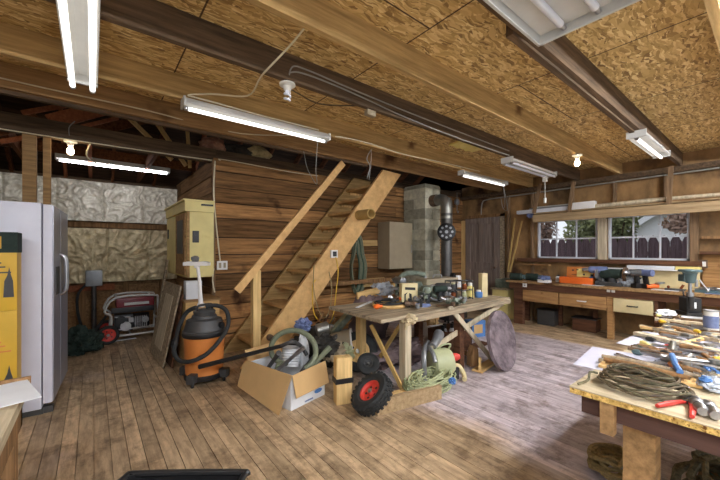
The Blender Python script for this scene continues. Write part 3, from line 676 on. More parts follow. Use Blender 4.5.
def wheel(parent, c, ax, R_, w, hubm, rim_r, spokes=5, knob=0, world=True):
    c = V(c); ax = V(ax).normalized(); x, y, z = frame(ax)
    prof = [(-w/2*.72,rim_r),(-w/2,rim_r+.25*(R_-rim_r)),(-w/2*.98,rim_r+.7*(R_-rim_r)),(-w/2*.6,R_*.985),(0,R_),(w/2*.6,R_*.985),(w/2*.98,rim_r+.7*(R_-rim_r)),(w/2,rim_r+.25*(R_-rim_r)),(w/2*.72,rim_r),(-w/2*.72,rim_r)]
    mb = MB().lathe(prof, c, ax, 40, cap=False)
    if knob:
        for k in range(knob):
            a = 2*PI*k/knob
            for s_, q in ((-.28,0), (0,.5), (.28,0)):
                a2 = a+q*2*PI/knob; dr_ = x*math.cos(a2)+y*math.sin(a2); tg = z.cross(dr_)
                p = c+dr_*(R_*.985)+z*(s_*w)
                mb.bar(p-dr_*.01, p+dr_*.012, w*.2, R_*2*PI/knob*.55, up=tg)
    tyre = obj('tyre', mb, 'rubber', parent)
    mb = MB().lathe([(-w*.3,rim_r),(-w*.36,rim_r*1.02),(-w*.34,rim_r*.9),(-w*.15,rim_r*.8),(-w*.05,rim_r*.35),(-w*.3,rim_r*.25),(-w*.3,.001)], c, ax, 32, cap=False).lathe([(w*.3,rim_r),(w*.36,rim_r*1.02),(w*.34,rim_r*.9),(w*.15,rim_r*.8),(w*.05,rim_r*.35),(w*.3,rim_r*.25),(w*.3,.001)], c, ax, 32, cap=False)
    hub = obj('hub', mb, hubm, parent)
    obj('bearing', MB().cyl(c-ax*w*.42, c+ax*w*.42, rim_r*.14).cyl(c-ax*w*.32, c+ax*w*.32, rim_r*.22), 'galv', hub)
    mb = MB()
    for k in range(spokes):
        a = 2*PI*k/spokes; dr_ = x*math.cos(a)+y*math.sin(a)
        for s_ in (-1,1): mb.cyl(c+dr_*rim_r*.55+z*s_*w*.06, c+dr_*rim_r*.55+z*s_*w*.13, rim_r*.11, n=12)
    obj('hub_holes', mb, 'black', hub)
wheel(g, (gx0+.02, gy0-.04, .14), (0,1,0), .14, .07, 'red', .095)
wheel(g, (gx0+.02, gy1+.04, .14), (0,1,0), .14, .07, 'red', .095)
obj('pull_handle', MB().tube([(gx0,gy0,.42),(gx0-.14,gy0-.02,.22),(gx0-.22,gy0-.02,.10)], .018, 8, smooth=3), 'black', g)
o = obj('paint_stick', MB().box(onz(125,339.5,.012)+V((0,0,0)), (.28,.04,.012), (0,0,.1)), 'paper'); tag(o, 'flat white stick on the floor before the generator', 'stick')
c = ony(94, 278, 7.1)
t = thing('electrical_box', 'grey electrical box on a conduit beside the generator', 'electrical box', (c.x,7.1,c.z-.12))
obj('box', MB().box((c.x,7.09,c.z),(.22,.12,.26),bev=.01), 'grey', t); obj('conduit', MB().cyl((c.x,7.1,0),(c.x,7.1,c.z-.12),.035), 'ironpipe', t)
cable('generator_cable', [(c.x-.1,7.07,c.z-.1),(c.x-.2,7.0,c.z-.25),(c.x-.2,6.95,.4),(c.x-.1,6.8,.06),(c.x+.05,6.75,.03),(c.x+.1,6.78,.15)], .02, 'rubber', 'black cable drooping from the grey electrical box', 'cable')

# yellow cabinet on the partition
cb = thing('wall_cabinet', 'faded yellow wall cabinet with a glazed door and cornice', 'cabinet', (1.1,5.3,1.02))
X0, X1, Y0, Y1, Z0, Z1 = .93, 1.25, 4.66, 6.0, 1.05, 1.99
obj('body', MB().bb(X0, X1, Y0, Y1, Z0, Z1), 'yellowpaint', cb)
obj('cornice', MB().bb(X0-.03, X1+.0, Y0-.03, Y1+.03, Z1-.10, Z1+.03).bb(X0-.05, X1, Y0-.05, Y1+.05, Z1+.03, Z1+.05), 'yellowpaint', cb)
dr = obj('door', MB().bb(X0-.022, X0-.001, Y0+.03, Y0+.62, Z0+.03, Z1-.12), 'joist_mid', cb); obj('door_glass', MB().bb(X0-.026, X0-.02, Y0+.14, Y0+.50, Z0+.3, Z1-.2), 'darkgrey', dr)
dr = obj('door', MB().bb(X0-.022, X0-.001, Y0+.66, Y1-.03, Z0+.03, Z1-.12), 'yellowpaint', cb); obj('latch', MB().bb(X0-.035, X0-.02, Y1-.2, Y1-.15, Z1-.42, Z1-.28), 'black', dr)
obj('latch', MB().box((X0+.1,Y0-.008,Z0+.52),(.075,.016,.15),bev=.004).cyl((X0+.1,Y0-.02,Z0+.56),(X0+.1,Y0,Z0+.56),.02), 'black', cb)
obj('hinge_strip', MB().bb(X1-.16, X1-.02, Y0-.056, Y0-.03, Z1-.02, Z1+.0), 'black', cb)
obj('side_trim', MB().bb(X0-.004, X0+.03, Y0-.006, Y0, Z0, Z1-.1), 'joist_mid', cb)
t = thing('wall_outlet', 'white double outlet on the board wall beside the yellow cabinet', 'outlet', (1.39,YB-.02,1.13))
obj('cover', MB().box((1.39,YB-.025,1.19),(.14,.02,.12),bev=.004), 'white', t); obj('sockets', MB().box((1.36,YB-.037,1.19),(.03,.006,.07)).box((1.42,YB-.037,1.19),(.03,.006,.07)), 'tancab', t)
cable('wall_cable', [(1.29,YB-.05,2.6),(1.27,YB-.06,2.2),(1.30,YB-.05,1.8),(1.33,YB-.05,1.5),(1.36,YB-.04,1.25)], .009, 'romex', 'cream cable running down the corner to the white outlet')
cable('wall_cable', [(1.27,YB-.06,1.15),(1.22,4.6,1.0),(1.24,4.58,.85)], .009, 'romex', 'cream cord below the yellow cabinet')
# crate under cabinet
t = thing('plywood_crate', 'tan plywood crate standing under the yellow cabinet', 'crate', (.98,4.62,0))
obj('carcass', MB().bb(.86,1.24,4.37,4.9,0,.78), 'pinex', t); obj('lid', MB().bb(.84,1.25,4.34,4.93,.78,.80), 'joist_mid', t)
o = obj('white_carton', MB().bb(.88,1.06,4.46,4.6,.80,1.02,bev=.004), 'paper'); tag(o, 'small white box on the plywood crate', 'box')
# leaning panels
def lean(px0, px1, pyb, X2, ztop, th, m, label, y_off=0):
    a = onz(px0, pyb[0], 0); b = onz(px1, pyb[1], 0)
    ux = (b-a); L = ux.length; ux.normalize(); top = V((X2, a.y, ztop)); upv = top-a; upv = upv-ux*upv.dot(ux)
    hL = upv.length; upv.normalize(); nrm = ux.cross(upv)
    mb = MB().prism([(0,0),(L,0),(L,hL),(0,hL)], a, ux, upv, nrm*th); return a, ux, upv, nrm, L, hL, mb
for (p0, p1, pb, X2, zt, m, lb) in ((151,164,(351,368),.92,1.06,'grey_wood','weathered grey panel leaning under the yellow cabinet, left of its darker mate'), (160,173,(352,368),.935,.95,'darkwood','dark narrow panel leaning against the plywood crate')):
    a, ux, upv, nrm, L, hL, mb = lean(p0, p1, pb, X2*.9, zt*.9, .02, m, lb)
    t = thing('leaning_board', lb, 'panel', a); obj('panel', mb, m, t)
    obj('inset', MB().prism([(L*.25,hL*.15),(L*.75,hL*.15),(L*.75,hL*.85),(L*.25,hL*.85)], a+nrm*(.021 if nrm.y < 0 else -.006), ux, upv, nrm*.005), 'greypost' if m == 'grey_wood' else 'brownwood', t)
a = onz(153,345,0); o = obj('leaning_board', MB().bar(a, (.88,5.75,1.25), .12, .02, up=(1,0,.3)), 'grey_wood'); tag(o, 'tall grey board leaning beside the generator and cabinet', 'board')

# ================= SHOP VACUUM =================
vc = onz(204.5, 380, 0); vx, vy = vc.x, vc.y
v = thing('shop_vacuum', 'orange drum shop vacuum with a black lid and caster feet', 'vacuum', vc)
obj('drum', MB().lathe([(.08,.205),(.09,.215),(.50,.235),(.51,.24),(.515,.22)], vc, n=36), 'orange', v)
obj('lid', MB().lathe([(.50,.245),(.545,.25),(.555,.235),(.57,.23),(.66,.20),(.675,.15),(.70,.14),(.71,.12),(.745,.13),(.76,.11),(.77,.05),(.77,.001)], vc, n=36), 'darkgrey', v)
obj('lid_band', MB().lathe([(.49,.248),(.50,.255),(.525,.255),(.53,.248)], vc, n=36), 'black', v)
hd = obj('carry_handle', MB().tube([(vx-.09,vy-.05,.76),(vx-.08,vy-.05,.81),(vx+.08,vy-.0,.81),(vx+.09,vy-.0,.76)], .013, 8, smooth=4), 'black', v)
obj('base_skirt', MB().lathe([(.05,.23),(.085,.235),(.10,.22),(.1,.20),(.05,.20)], vc, n=36), 'black', v)
for k in range(4):
    a = -2.35+k*PI/2; cx_, cy_ = vx+.255*math.cos(a), vy+.255*math.sin(a)
    cf = obj('caster_foot', MB().box((vx+.25*math.cos(a),vy+.25*math.sin(a),.095),(.12,.09,.09),(0,0,a),bev=.015), 'darkgrey', v)
    obj('caster_wheel', MB().cyl((cx_-.012,cy_,.028),(cx_+.012,cy_,.028),.028).cyl((cx_,cy_,.028),(cx_,cy_,.07),.01), 'black', cf)
obj('dust_port', MB().cyl((vx+.13,vy-.14,.60),(vx+.16,vy-.20,.60),.035), 'black', v)
v.scale = (.86, .86, 1)
# hose wraps round the drum
cd = V((-.555,-.83,0)); sd_ = V((.78,-.62,0))  # towards camera, to the right as seen
def vp(s, f, z): return V((vx,vy,0))+sd_*s+cd*f+V((0,0,z))
obj('hose', MB().tube([vp(-.05,.10,.80),vp(-.16,.08,.74),vp(-.235,.10,.58),vp(-.26,.10,.44),vp(-.25,.17,.36),vp(-.16,.25,.295),vp(-.02,.30,.30),vp(.12,.27,.36),vp(.22,.18,.47),vp(.27,.05,.60),vp(.23,-.02,.74),vp(.12,-.02,.80),vp(.02,.02,.79)], .022, 10, smooth=6), 'rubber', v)
obj('power_plug', MB().blob(vp(-.275,.1,.42), (.035,.035,.06), .3, 2, 3), 'black', v)
wn = thing('floor_nozzle_wand', 'white floor nozzle and wand standing up from the vacuum lid', 'vacuum wand', vp(-.03,.02,.77))
obj('wand', MB().tube([vp(-.03,.02,.80),vp(-.033,.03,.9),vp(-.045,.03,1.1),vp(-.06,.04,1.24)], .018, 12, rr=[.026,.022,.017,.017,.02]).box(vp(-.03,.02,.81), (.06,.05,.04), (0,0,-.6), bev=.006), 'white', wn)
obj('nozzle', MB().prism([(-.13,0),(.13,0),(.13,.035),(.07,.045),(.03,.04),(-.03,.04),(-.07,.045),(-.13,.035)], vp(-.065,.0,1.235), sd_, (0,0,1), cd*.09).cyl(vp(-.06,.05,1.21), vp(-.06,.05,1.25), .028), 'white', wn)
obj('swivel_joint', MB().cyl(vp(-.10,.06,1.30), vp(-.05,.06,1.30), .028).blob(vp(-.08,.05,1.31), (.04,.03,.03), .2, 2, 3), 'grey', wn)

# black extension wand into the box
bxn = onz(291, 411, 0)                 # near corner of the carton
ba = math.atan2((onz(326,396,0)-bxn).y, (onz(326,396,0)-bxn).x)
ba = math.radians(14)
e1 = V((math.cos(ba), math.sin(ba), 0)); e2 = V((-math.sin(ba), math.cos(ba), 0)); BL, BW, BH = .42, .62, .30
bo = bxn
def bp(a, b, z): return bo+e1*a+e2*b+V((0,0,z))
bt = thing('cardboard_box', 'open cardboard box with folded flaps full of hoses', 'box', bp(BL/2,BW/2,0))
th = .006
mb = MB()
for (p, q) in (((0,0),(BL,0)), ((0,BW),(BL,BW)), ((0,0),(0,BW)), ((BL,0),(BL,BW))):
    mb.bar(bp(p[0],p[1],BH/2), bp(q[0],q[1],BH/2), th, BH)
mb.prism([(0,0),(BL,0),(BL,BW),(0,BW)], bp(0,0,.001), e1, e2, (0,0,.006))
obj('box_walls', mb, 'paper', bt)
fl = obj('left_flap', MB().prism([(-.03,0),(BW,0),(BW+.05,-.05),(BW+.05,-.25),(.02,-.335)], bp(-.012,0,BH+.02), e2, V((.30*e1.x,.30*e1.y,.95)).normalized(), e1*-.006), 'card', bt)
obj('front_flap', MB().prism([(0,0),(BL,.02),(BL+.02,-.19),(.02,-.2)], bp(0,-.012,BH+.01), e1, V((e2.x*.15,e2.y*.15,.99)).normalized(), e2*-.006), 'card', bt)
obj('back_flap', MB().prism([(0,0),(BL,0),(BL,.12),(0,.12)], bp(0,BW+.006,BH), e1, V((e2.x*.5,e2.y*.5,.86)).normalized(), e2*.006), 'card', bt)
obj('blue_logo', MB().prism([(.05*math.cos(k*PI/8),.02*math.sin(k*PI/8)) for k in range(16)], bp(BL-.09,-.0045,.07), e1, (0,0,1), e2*-.003), 'blue', bt)
obj('print_line', MB().box(bp(BL*.5,-.005,.025)+V((0,0,0)), (.1,.004,.012), (0,0,ba)), 'bluegrey', bt)
# hose ring
hc = bp(.23,.16,.44); hu = V((.7815,-.6239,0)); hv = (V((0,0,1))*.93+V((.2,.3,0))).normalized()
pts = [hc+hu*(.185*math.cos(t_))+hv*(.19*math.sin(t_)) for t_ in [k*2*PI/28 for k in range(23)]]
pts = [hc+hu*(.19*math.cos(t_))+hv*(.17*math.sin(t_))+V((.0,.01,0))*k for k, t_ in enumerate([k*2*PI/24-1.2 for k in range(24)])]
pts = pts+[bp(.1,.3,.3), bp(.12,.35,.15)]
o = obj('vacuum_hose', MB().tube(pts, .026, 12, smooth=3), 'hosegrey'); tag(o, 'thick grey green hose looped on top of the cardboard box', 'hose')
pa = ony(212,372,(vy-.28)); 
w1 = vp(.08,.34,.26); w2 = bp(.10,.25,.50)
t = thing('extension_wand', 'long black extension wand lying from the box to the vacuum', 'vacuum wand', w1)
obj('wand_tube', MB().tube([w1, w1.lerp(w2,.5), w2], .019, 12, rr=[.024,.021,.019]), 'black', t); obj('curved_end', MB().tube([w2, w2+(w2-w1).normalized()*.12+V((0,0,.01)), bp(.33,.22,.44), bp(.36,.18,.36)], .019, 10, smooth=4), 'darkgrey', t)
for i, (a, b, c, d_, m, lb, r_) in enumerate(((bp(.06,.3,.25),bp(.2,.05,.5),0,0,'steel','chrome wand leaning inside the cardboard box',.017), (bp(.2,.1,.2),bp(.5,.0,.44),0,0,'hosegrey','grey green crevice tool sticking out of the box',.022), (bp(.3,.2,.2),bp(.56,.12,.45),0,0,'darkgrey','dark tube sticking out right of the crevice tool',.022), (bp(.1,.45,.25),bp(.03,.2,.46),0,0,'darkgrey','dark nozzle tube at the left of the cardboard box',.02))):
    t = thing('crevice_tool', lb, 'vacuum tool', a); obj('pipe', MB().tube([a, a.lerp(b,.6), b], r_, 10, rr=[r_,r_,r_*1.3]), m, t)
o = obj('paper_filter', MB().lathe([(0,.085)]+[(.02+.012*k,.085+.006*(k%2)) for k in range(14)]+[(.2,.08)], bp(.28,.34,.24), (.2,.2,1), 24), 'paper'); tag(o, 'white pleated filter inside the hose loop', 'filter')
o = obj('white_bag', MB().blob(bp(.42,.30,.36), (.06,.05,.16), .35, 2, 4, 5), 'paper'); tag(o, 'white plastic sheet upright at the right of the box', 'bag')

# block post, wheels, timber foot
c = onz(346, 404, 0)
t = thing('timber_block', 'upright wooden block beside the red hubbed wheel', 'timber', (c.x,c.y+.05,0), -.3)
obj('block', MB().bb(-.075,.075,-.05,.05,0,.42,bev=.004).bb(-.07,.0,-.04,.04,.42,.425), 'pine', t, True)
obj('metal_strap', MB().bb(-.085,.085,-.058,.058,.19,.235), 'black', t, True)
wc = onz(374, 415, 0); wc = V((wc.x+.02, wc.y+.05, .165))
w = thing('spare_tyre', 'knobbly black wheel with a red hub tilted beside the block', 'wheel', (wc.x,wc.y,0))
wheel(w, wc, (-.60,.10,.72), .185, .11, 'red', .10, knob=26)
wc2 = onz(362, 374, 0); wc2 = V((wc2.x+.04,wc2.y+.12,.22))
w = thing('spare_tyre', 'black tyre leaning behind the upright block and the red wheel', 'wheel', (wc2.x,wc2.y,0))
wheel(w, wc2, (-.5,-.75,.42), .23, .09, 'pine', .13)
w = thing('spare_tyre', 'small black wheel wedged behind the red hubbed wheel', 'wheel', (0,0,0)); wc3 = onz(372,392,0)+V((.12,.2,.2)); w.location = (wc3.x,wc3.y,0)
wheel(w, wc3, (-.4,-.6,.7), .12, .06, 'darkgrey', .05)

o = obj('insulation_batt', MB().sheet((3.75,2.36,ZC-.05), (.55,0,0), (0,.42,0), 30, 20, fold(21, .02), .02), 'ylight'); tag(o, 'yellow insulation patch tucked between the ceiling joists', 'insulation')
# ================= CENTRE TABLE =================
TX0, TX1, TY0, TY1, TZ = 2.12, 4.40, 2.28, 3.2, .76
tt = thing('trestle_table', 'long weathered trestle table heaped with tools before the chimney', 'table', (3.4,2.75,0))
mb = MB()
for k in range(4):
    w = (TY1-TY0)/4; y = TY0+k*w; mb.bb(TX0-R.uniform(0,.05), TX1+R.uniform(0,.05), y+.002, y+w-.002, TZ-.035, TZ-R.uniform(0,.003))
obj('tabletop', mb, 'grey_wood', tt)
obj('edge_board', MB().bb(TX0+.25, TX1-.02, TY0-.03, TY0-.002, TZ-.075, TZ-.02), 'grey_wood', tt)
def leg(p, q, w, h, m): obj('leg', MB().bar(p, q, w, h, up=(0,1,0)), m, tt)
lf = onz(406, 391, 0); lx, ly = lf.x+.03, lf.y+.04
leg((lx,ly,0.0), (lx,ly,TZ-.02), .085, .085, 'greypost')
lb_ = onz(371, 360, 0)
leg((2.45,3.05,0), (2.45,3.05,TZ-.036), .085, .085, 'pine')
leg((3.35,TY0+.06,0), (3.35,TY0+.06,TZ-.036), .085, .085, 'darkwood')
leg((3.45,3.05,0), (3.45,3.05,TZ-.036), .085, .085, 'darkwood')
def brace(p, q, m, w=.05): obj('brace', MB().bar(p, q, .02, w, up=(0,0,1)), m, tt)
brace(ony(371,325,2.65), onz(405,391,.03)+V((-.02,0,0)), 'cardtube', .04)
brace(ony(377,362,2.9), V((lx+.0,ly+.08,.62)), 'cardtube', .04)
brace(ony(449,306,2.28), ony(499,368,2.20), 'greypost', .055)
brace(ony(430,350,2.34), ony(503,303,2.34), 'greypost', .06)
brace(ony(450,345,2.9), ony(480,360,2.32), 'brownwood', .06)
# skid the leg stands beside
a = onz(378, 416, 0); b = onz(442, 399, 0)
t = thing('timber_skid', 'rough plank on edge at the foot of the white table leg', 'plank', (a+b)/2)
obj('plank', MB().bar(a+V((0,.02,.065)), b+V((0,.02,.065)), .04, .13), 'fascia', t)
obj('back_plank', MB().bar(a+V((.15,.17,.04)), b+V((.1,.16,.04)), .03, .08), 'pinex', t)
# glove on the leg top
o = obj('work_glove', MB().blob((lx-.01,ly-.07,TZ-.05), (.085,.07,.05), .35, 2, 4, 2).tube([(lx-.06,ly-.1,TZ-.05),(lx-.09,ly-.1,TZ-.09),(lx-.09,ly-.09,TZ-.13)], .018, 8, smooth=3), 'glove'); tag(o, 'worn tan glove stuck on the white table leg', 'glove')
def tz(px_, py_, z=TZ): return onz(px_, py_, z)
# things on the table
c = tz(393, 307); o = obj('round_board', MB().lathe([(0,.19),(.02,.20),(.035,.19)], (c.x,c.y+.06,TZ), n=40), 'pinex'); tag(o, 'round pale wooden board under the coiled black cord', 'board')
t = thing('coiled_cord', 'black and grey cord coil with orange plugs on the round board', 'cord', (c.x,c.y+.06,TZ+.035))
pts = [(c.x+(.17-.03*(k//16))*math.cos(k*PI/8)+.02*math.sin(k*.5), c.y+.06+(.16-.03*(k//16))*math.sin(k*PI/8), TZ+.046+.014*(k//16)*(.5+.5*math.sin(k*.6))) for k in range(50)]
obj('loops', MB().tube(pts, .008, 8, smooth=2), 'rubber', t)
for q in ((377,307),(402,299)): p = tz(q[0], q[1], TZ+.08); obj('plug', MB().blob((p.x,p.y,TZ+.085), (.035,.03,.025), .2, 2, 3).cyl((p.x,p.y,TZ+.085),(p.x+.05,p.y-.02,TZ+.085),.014), 'orange2', t)
c = tz(388, 297); o = obj('plastic_bag', MB().blob((c.x+.15,c.y+.25,TZ+.06), (.17,.13,.12), .45, 1.6, 4, 7, flat=-.5), 'plasticbag'); tag(o, 'clear bluish plastic bag crumpled behind the cord coil', 'bag')
c = tz(357, 308); d2 = tz(371, 302); o = obj('white_ruler', MB().bar(c+V((0,0,.005)), d2+V((0,0,.005)), .035, .008), 'paper'); tag(o, 'short white strip on the left end of the trestle table', 'strip')
c = ony(411, 291, 2.62); t = thing('manual_sign', 'cream boxed panel with a black drawing standing on the table', 'box', (c.x,2.62,TZ))
obj('panel', MB().box((c.x,2.66,TZ+.13),(.2,.07,.26),(0,0,-.35),bev=.004), 'cream', t)
def lp(u, w_): return V((c.x,2.66,TZ))+V((math.cos(-.35),math.sin(-.35),0))*u+V((math.sin(-.35)*-1,math.cos(-.35),0))*-.037*1+V((0,0,w_))
ux_ = V((math.cos(-.35),math.sin(-.35),0)); nn_ = V((math.sin(-.35),-math.cos(-.35),0))
obj('print', MB().prism([(-.06,.19),(.07,.18),(.07,.21),(-.06,.22)], V((c.x,2.66,TZ))+nn_*.036, ux_, (0,0,1), nn_*.002).prism([(.0,.04),(.03,.04),(.02,.14),(-.01,.15)], V((c.x,2.66,TZ))+nn_*.036, ux_, (0,0,1), nn_*.002).prism([(-.07,.03),(-.05,.03),(-.05,.13),(-.03,.16),(-.07,.14)], V((c.x,2.66,TZ))+nn_*.036, ux_, (0,0,1), nn_*.002), 'black', t)
def clamp(p, rot, mbody, mhead, label):
    t = thing('hand_clamp', label, 'clamp', p, rot)
    obj('bar', MB().bb(-.12,.12,-.008,.008,.02,.04), mbody, t, True)
    obj('jaw', MB().prism([(0,0),(.03,0),(.035,.09),(.015,.1),(-.01,.03)], (-.12,-.012,0), (1,0,0), (0,0,1), (0,.024,0)), mhead, t, True)
    obj('jaw', MB().prism([(0,0),(.03,0),(.02,.1),(0,.09)], (.02,-.012,0), (1,0,0), (0,0,1), (0,.024,0)), mhead, t, True)
    obj('grip', MB().tube([(.04,0,.0),(.1,0,.01),(.14,0,.03)], .014, 8, smooth=3), mbody, t, True)
    return t
clamp(tz(411,304), .2, M['ylight'], 'black', 'lime green and black hand clamp hanging at the table edge')
clamp(tz(418,307), -.8, M['bluegrey'], 'black', 'blue handled hand clamp at the front table edge')
clamp(tz(424,303)+V((0,.1,0)), 1.2, M['darkgrey'], 'grey', 'dark grey hand clamp lying before the bench vise')
# bench vise / green-grey castings
def vise(p, rot, label, s=1):
    t = thing('bench_vise', label, 'vise', p, rot); t.scale = (s,)*3
    obj('base', MB().lathe([(0,.09),(.02,.09),(.035,.06),(.06,.055)], (0,0,0), n=24).box((0,0,.08),(.14,.10,.05),bev=.01), 'greengrey', t, True)
    obj('fixed_jaw', MB().prism([(-.10,.06),(.05,.06),(.06,.19),(.0,.19),(-.03,.13),(-.10,.12)], (0,-.05,0), (1,0,0), (0,0,1), (0,.10,0)), 'greengrey', t, True)
    obj('moving_jaw', MB().prism([(.08,.19),(.12,.19),(.20,.13),(.26,.12),(.26,.07),(.08,.07)], (0,-.045,0), (1,0,0), (0,0,1), (0,.09,0)), 'greengrey', t, True)
    obj('jaw_plates', MB().bb(.055,.062,-.06,.06,.15,.195).bb(.078,.085,-.06,.06,.15,.195), 'steel', t, True)
    obj('screw_handle', MB().cyl((.2,0,.10),(.34,0,.10),.016).cyl((.32,-.10,.10),(.32,.10,.10),.008).cyl((.32,-.11,.10),(.32,-.09,.10),.014).cyl((.32,.09,.10),(.32,.11,.10),.014), 'steel', t, True)
    return t
vise(tz(432,303)+V((0,.15,0)), -.4, 'green grey bench vise in the middle of the trestle table')
vise(tz(445,300)+V((-.12,.3,0)), 2.2, 'second green grey vise behind the first, nearer the chimney', 1.15)
# scroll-saw like casting
c = tz(440, 300)+V((0,.5,0)); t = thing('scroll_saw', 'grey green scroll saw with a long arched arm on the table', 'saw', (c.x,c.y,TZ), -.7)
obj('base', MB().bb(-.22,.22,-.1,.1,0,.04,bev=.01).box((-.18,0,.12),(.08,.08,.2),bev=.02), 'greengrey', t, True)
obj('arm', MB().tube([(-.18,0,.2),(-.1,0,.30),(.05,0,.32),(.2,0,.29)], .035, 10, smooth=4), 'greengrey', t, True)
obj('saw_table', MB().lathe([(.12,.10),(.135,.10)], (.15,0,0), n=24).cyl((.15,0,.04),(.15,0,.12),.02), 'steel', t, True)
obj('blade_holder', MB().cyl((.2,0,.13),(.2,0,.29),.008).box((.2,0,.25),(.03,.03,.05)), 'steel', t, True)
# black pot shelf & jars
c = tz(459, 299); t = thing('wire_rack', 'black two tier wire rack holding jars on the table', 'rack', (c.x,c.y,TZ), -.35)
mb = MB()
for xx in (-.17,0,.17):
    for yy in (-.06,.06): mb.cyl((xx,yy,0),(xx,yy,.24),.007,n=8)
for zz in (.015,.12,.24):
    for yy in (-.06,.06): mb.cyl((-.17,yy,zz),(.17,yy,zz),.006,n=8)
    for xx in (-.17,0,.17): mb.cyl((xx,-.06,zz),(xx,.06,zz),.006,n=8)
obj('frame', mb, 'black', t, True)
def jar(p, r, h, m, cap, label, grp=None, nm='jar', cat='jar'):
    t = thing(nm, label, cat, p, 0, grp)
    obj('body', MB().lathe([(0,r*.9),(.01,r),(h*.7,r),(h*.8,r*.6),(h*.85,r*.55)], (0,0,0), n=20), m, t, True)
    obj('cap', MB().lathe([(h*.82,r*.62),(h,r*.6)], (0,0,0), n=20), cap, t, True); return t
rot = Matrix.Rotation(-.35, 4, 'Z')
for k, (a, zz, m, cp) in enumerate(((-.09,.022,'bottle','black'), (.08,.022,'palegreen','white'), (-.09,.127,'darkgrey','palegreen'), (.08,.127,'bottle','tancab'))):
    p = V((c.x,c.y,TZ+zz))+rot@V((a,0,0)); jar(p, .035, .085, m, cp, ('amber jar on the lower left of the wire rack','pale green jar on the lower right of the wire rack','dark jar with a green lid on the upper left of the rack','amber jar with a tan lid on the upper right of the rack')[k])
c = tz(472, 298); jar((c.x,c.y+.03,TZ), .05, .20, 'ylight', 'white', 'pale yellow squat bottle right of the wire rack', nm='bottle', cat='bottle')
c = tz(476, 297); jar((c.x,c.y-.04,TZ), .05, .10, 'blue', 'white', 'light blue tub in front of the yellow bottle', nm='tub', cat='tub')
c = tz(483, 297); o = obj('tall_carton', MB().box((c.x+.05,c.y+.03,TZ+.16),(.10,.07,.32),(0,0,-.25),bev=.003), 'cream'); tag(o, 'tall cream carton near the right end of the trestle table', 'box')
c = tz(456, 290)+V((.4,.25,0)); t = thing('chrome_kettle', 'white ribbed canister with black jug beside the stovepipe', 'canister', (c.x,c.y,TZ))
obj('canister', MB().lathe([(0,.06)]+[(.02+k*.015,.06+.003*(k%2)) for k in range(11)]+[(.2,.055)], (0,0,0), n=20), 'white', t, True); obj('jug', MB().prism([(0,0),(.09,0),(.07,.22),(.03,.25),(0,.2)], (-.17,-.03,0), (1,0,0), (0,0,1), (0,.07,0)), 'black', t, True)
# denser heap on the table
def at(t, sc_=1): t.scale = (sc_,)*3; return t
def cdrill(p, rot, m, label):
    t = thing('power_drill', label, 'drill', p, rot)
    obj('grip', MB().bar((.0,0,.02),(.02,0,.15),.04,.045,bev=.008), 'black', t, True)
    obj('motor_housing', MB().lathe([(-.09,.02),(-.08,.038),(.07,.038),(.09,.025)], (.02,0,.17), (1,0,0), 18), m, t, True)
    obj('chuck', MB().lathe([(.09,.022),(.12,.022),(.15,.012)], (.02,0,.17), (1,0,0), 14), 'steel', t, True); return t
for (q, dy, rot, m, lb, sc_) in (((428,306),.0,.6,'greengrey','green grey drill at the front edge of the table, right of the clamps',1.1), ((450,302),.08,2.4,'darkgrey','dark grey drill left of the wire rack',1.1), ((420,300),.35,1.3,'grey','grey metal drill behind the cream panel',1.3), ((440,303),.02,-.4,'darkgreen','dark green drill lying between vise and wire rack',1.0)):
    p = tz(*q); at(cdrill((p.x,p.y+dy,TZ), rot, m, lb), sc_)
p = tz(436,300); t = thing('tool_case', 'long grey tool case at the back of the trestle table', 'case', (p.x+.35,TY1-.2,TZ), -.1)
obj('case', MB().bb(-.3,.3,-.1,.1,0,.16,bev=.012), 'darkgrey', t, True); obj('lid', MB().bb(-.31,.31,-.11,.11,.16,.25,bev=.012), 'tancab', t, True); obj('handle', MB().tube([(-.08,0,.25),(-.07,0,.29),(.07,0,.29),(.08,0,.25)], .009, 8, smooth=3), 'steel', t, True)
p = tz(412,298); t = thing('motor_block', 'small black electric motor behind the hand clamps', 'motor', (p.x+.1,p.y+.25,TZ), .5)
obj('body', MB().cyl((-.1,0,.08),(.1,0,.08),.075).bb(-.07,.07,-.06,.06,0,.03), 'black', t, True); obj('shaft', MB().cyl((.1,0,.08),(.16,0,.08),.012), 'steel', t, True)
for i, (q, dy, m, h, lb) in enumerate((((462,296),.28,'darkgrey',.16,'dark spray can behind the wire rack'), ((467,296),.22,'bluegrey',.18,'blue grey spray can behind the yellow bottle'), ((455,296),.34,'white',.17,'white spray can at the back of the trestle table'), ((470,294),.3,'bottle',.13,'amber bottle near the tall cream carton'))):
    p = tz(*q); jar((p.x,p.y+dy,TZ), .034, h, m, 'white', lb, nm='spray_can' if i < 3 else 'bottle', cat='can' if i < 3 else 'bottle')
gl = 'small metal parts heaped on the trestle table'
for i in range(26):
    q = random.Random(100+i); p = tz(q.uniform(406,470), 309-q.uniform(0,6)); p = V((p.x+q.uniform(-.1,.1), min(max(p.y+q.uniform(.02,.35), TY0+.05), TY1-.08), TZ+.015)); p.x = min(max(p.x, 2.5), 3.95)
    a = q.uniform(0,6.28); d_ = V((math.cos(a),math.sin(a),q.uniform(.0,.5))); m = ('greengrey','steel','darkgrey','rust','grey')[i%5]
    o = obj('metal_part', MB().lathe([(0,.012),(.0,.03),(.02,.034),(.05,.03),(.055,.018),(.09,.018),(.095,.028),(.12,.026),(.121,.01)], p+V((0,0,.03)), d_, 12) if i%2 else MB().bar(p, p+d_*.22, .035, .02, bev=.004).cyl(p+d_*.2-V((0,0,.01)), p+d_*.2+V((0,0,.03)), .025, n=12), m)
    tag(o, 'small metal part in the heap on the middle of the trestle table', 'metal part', gl)
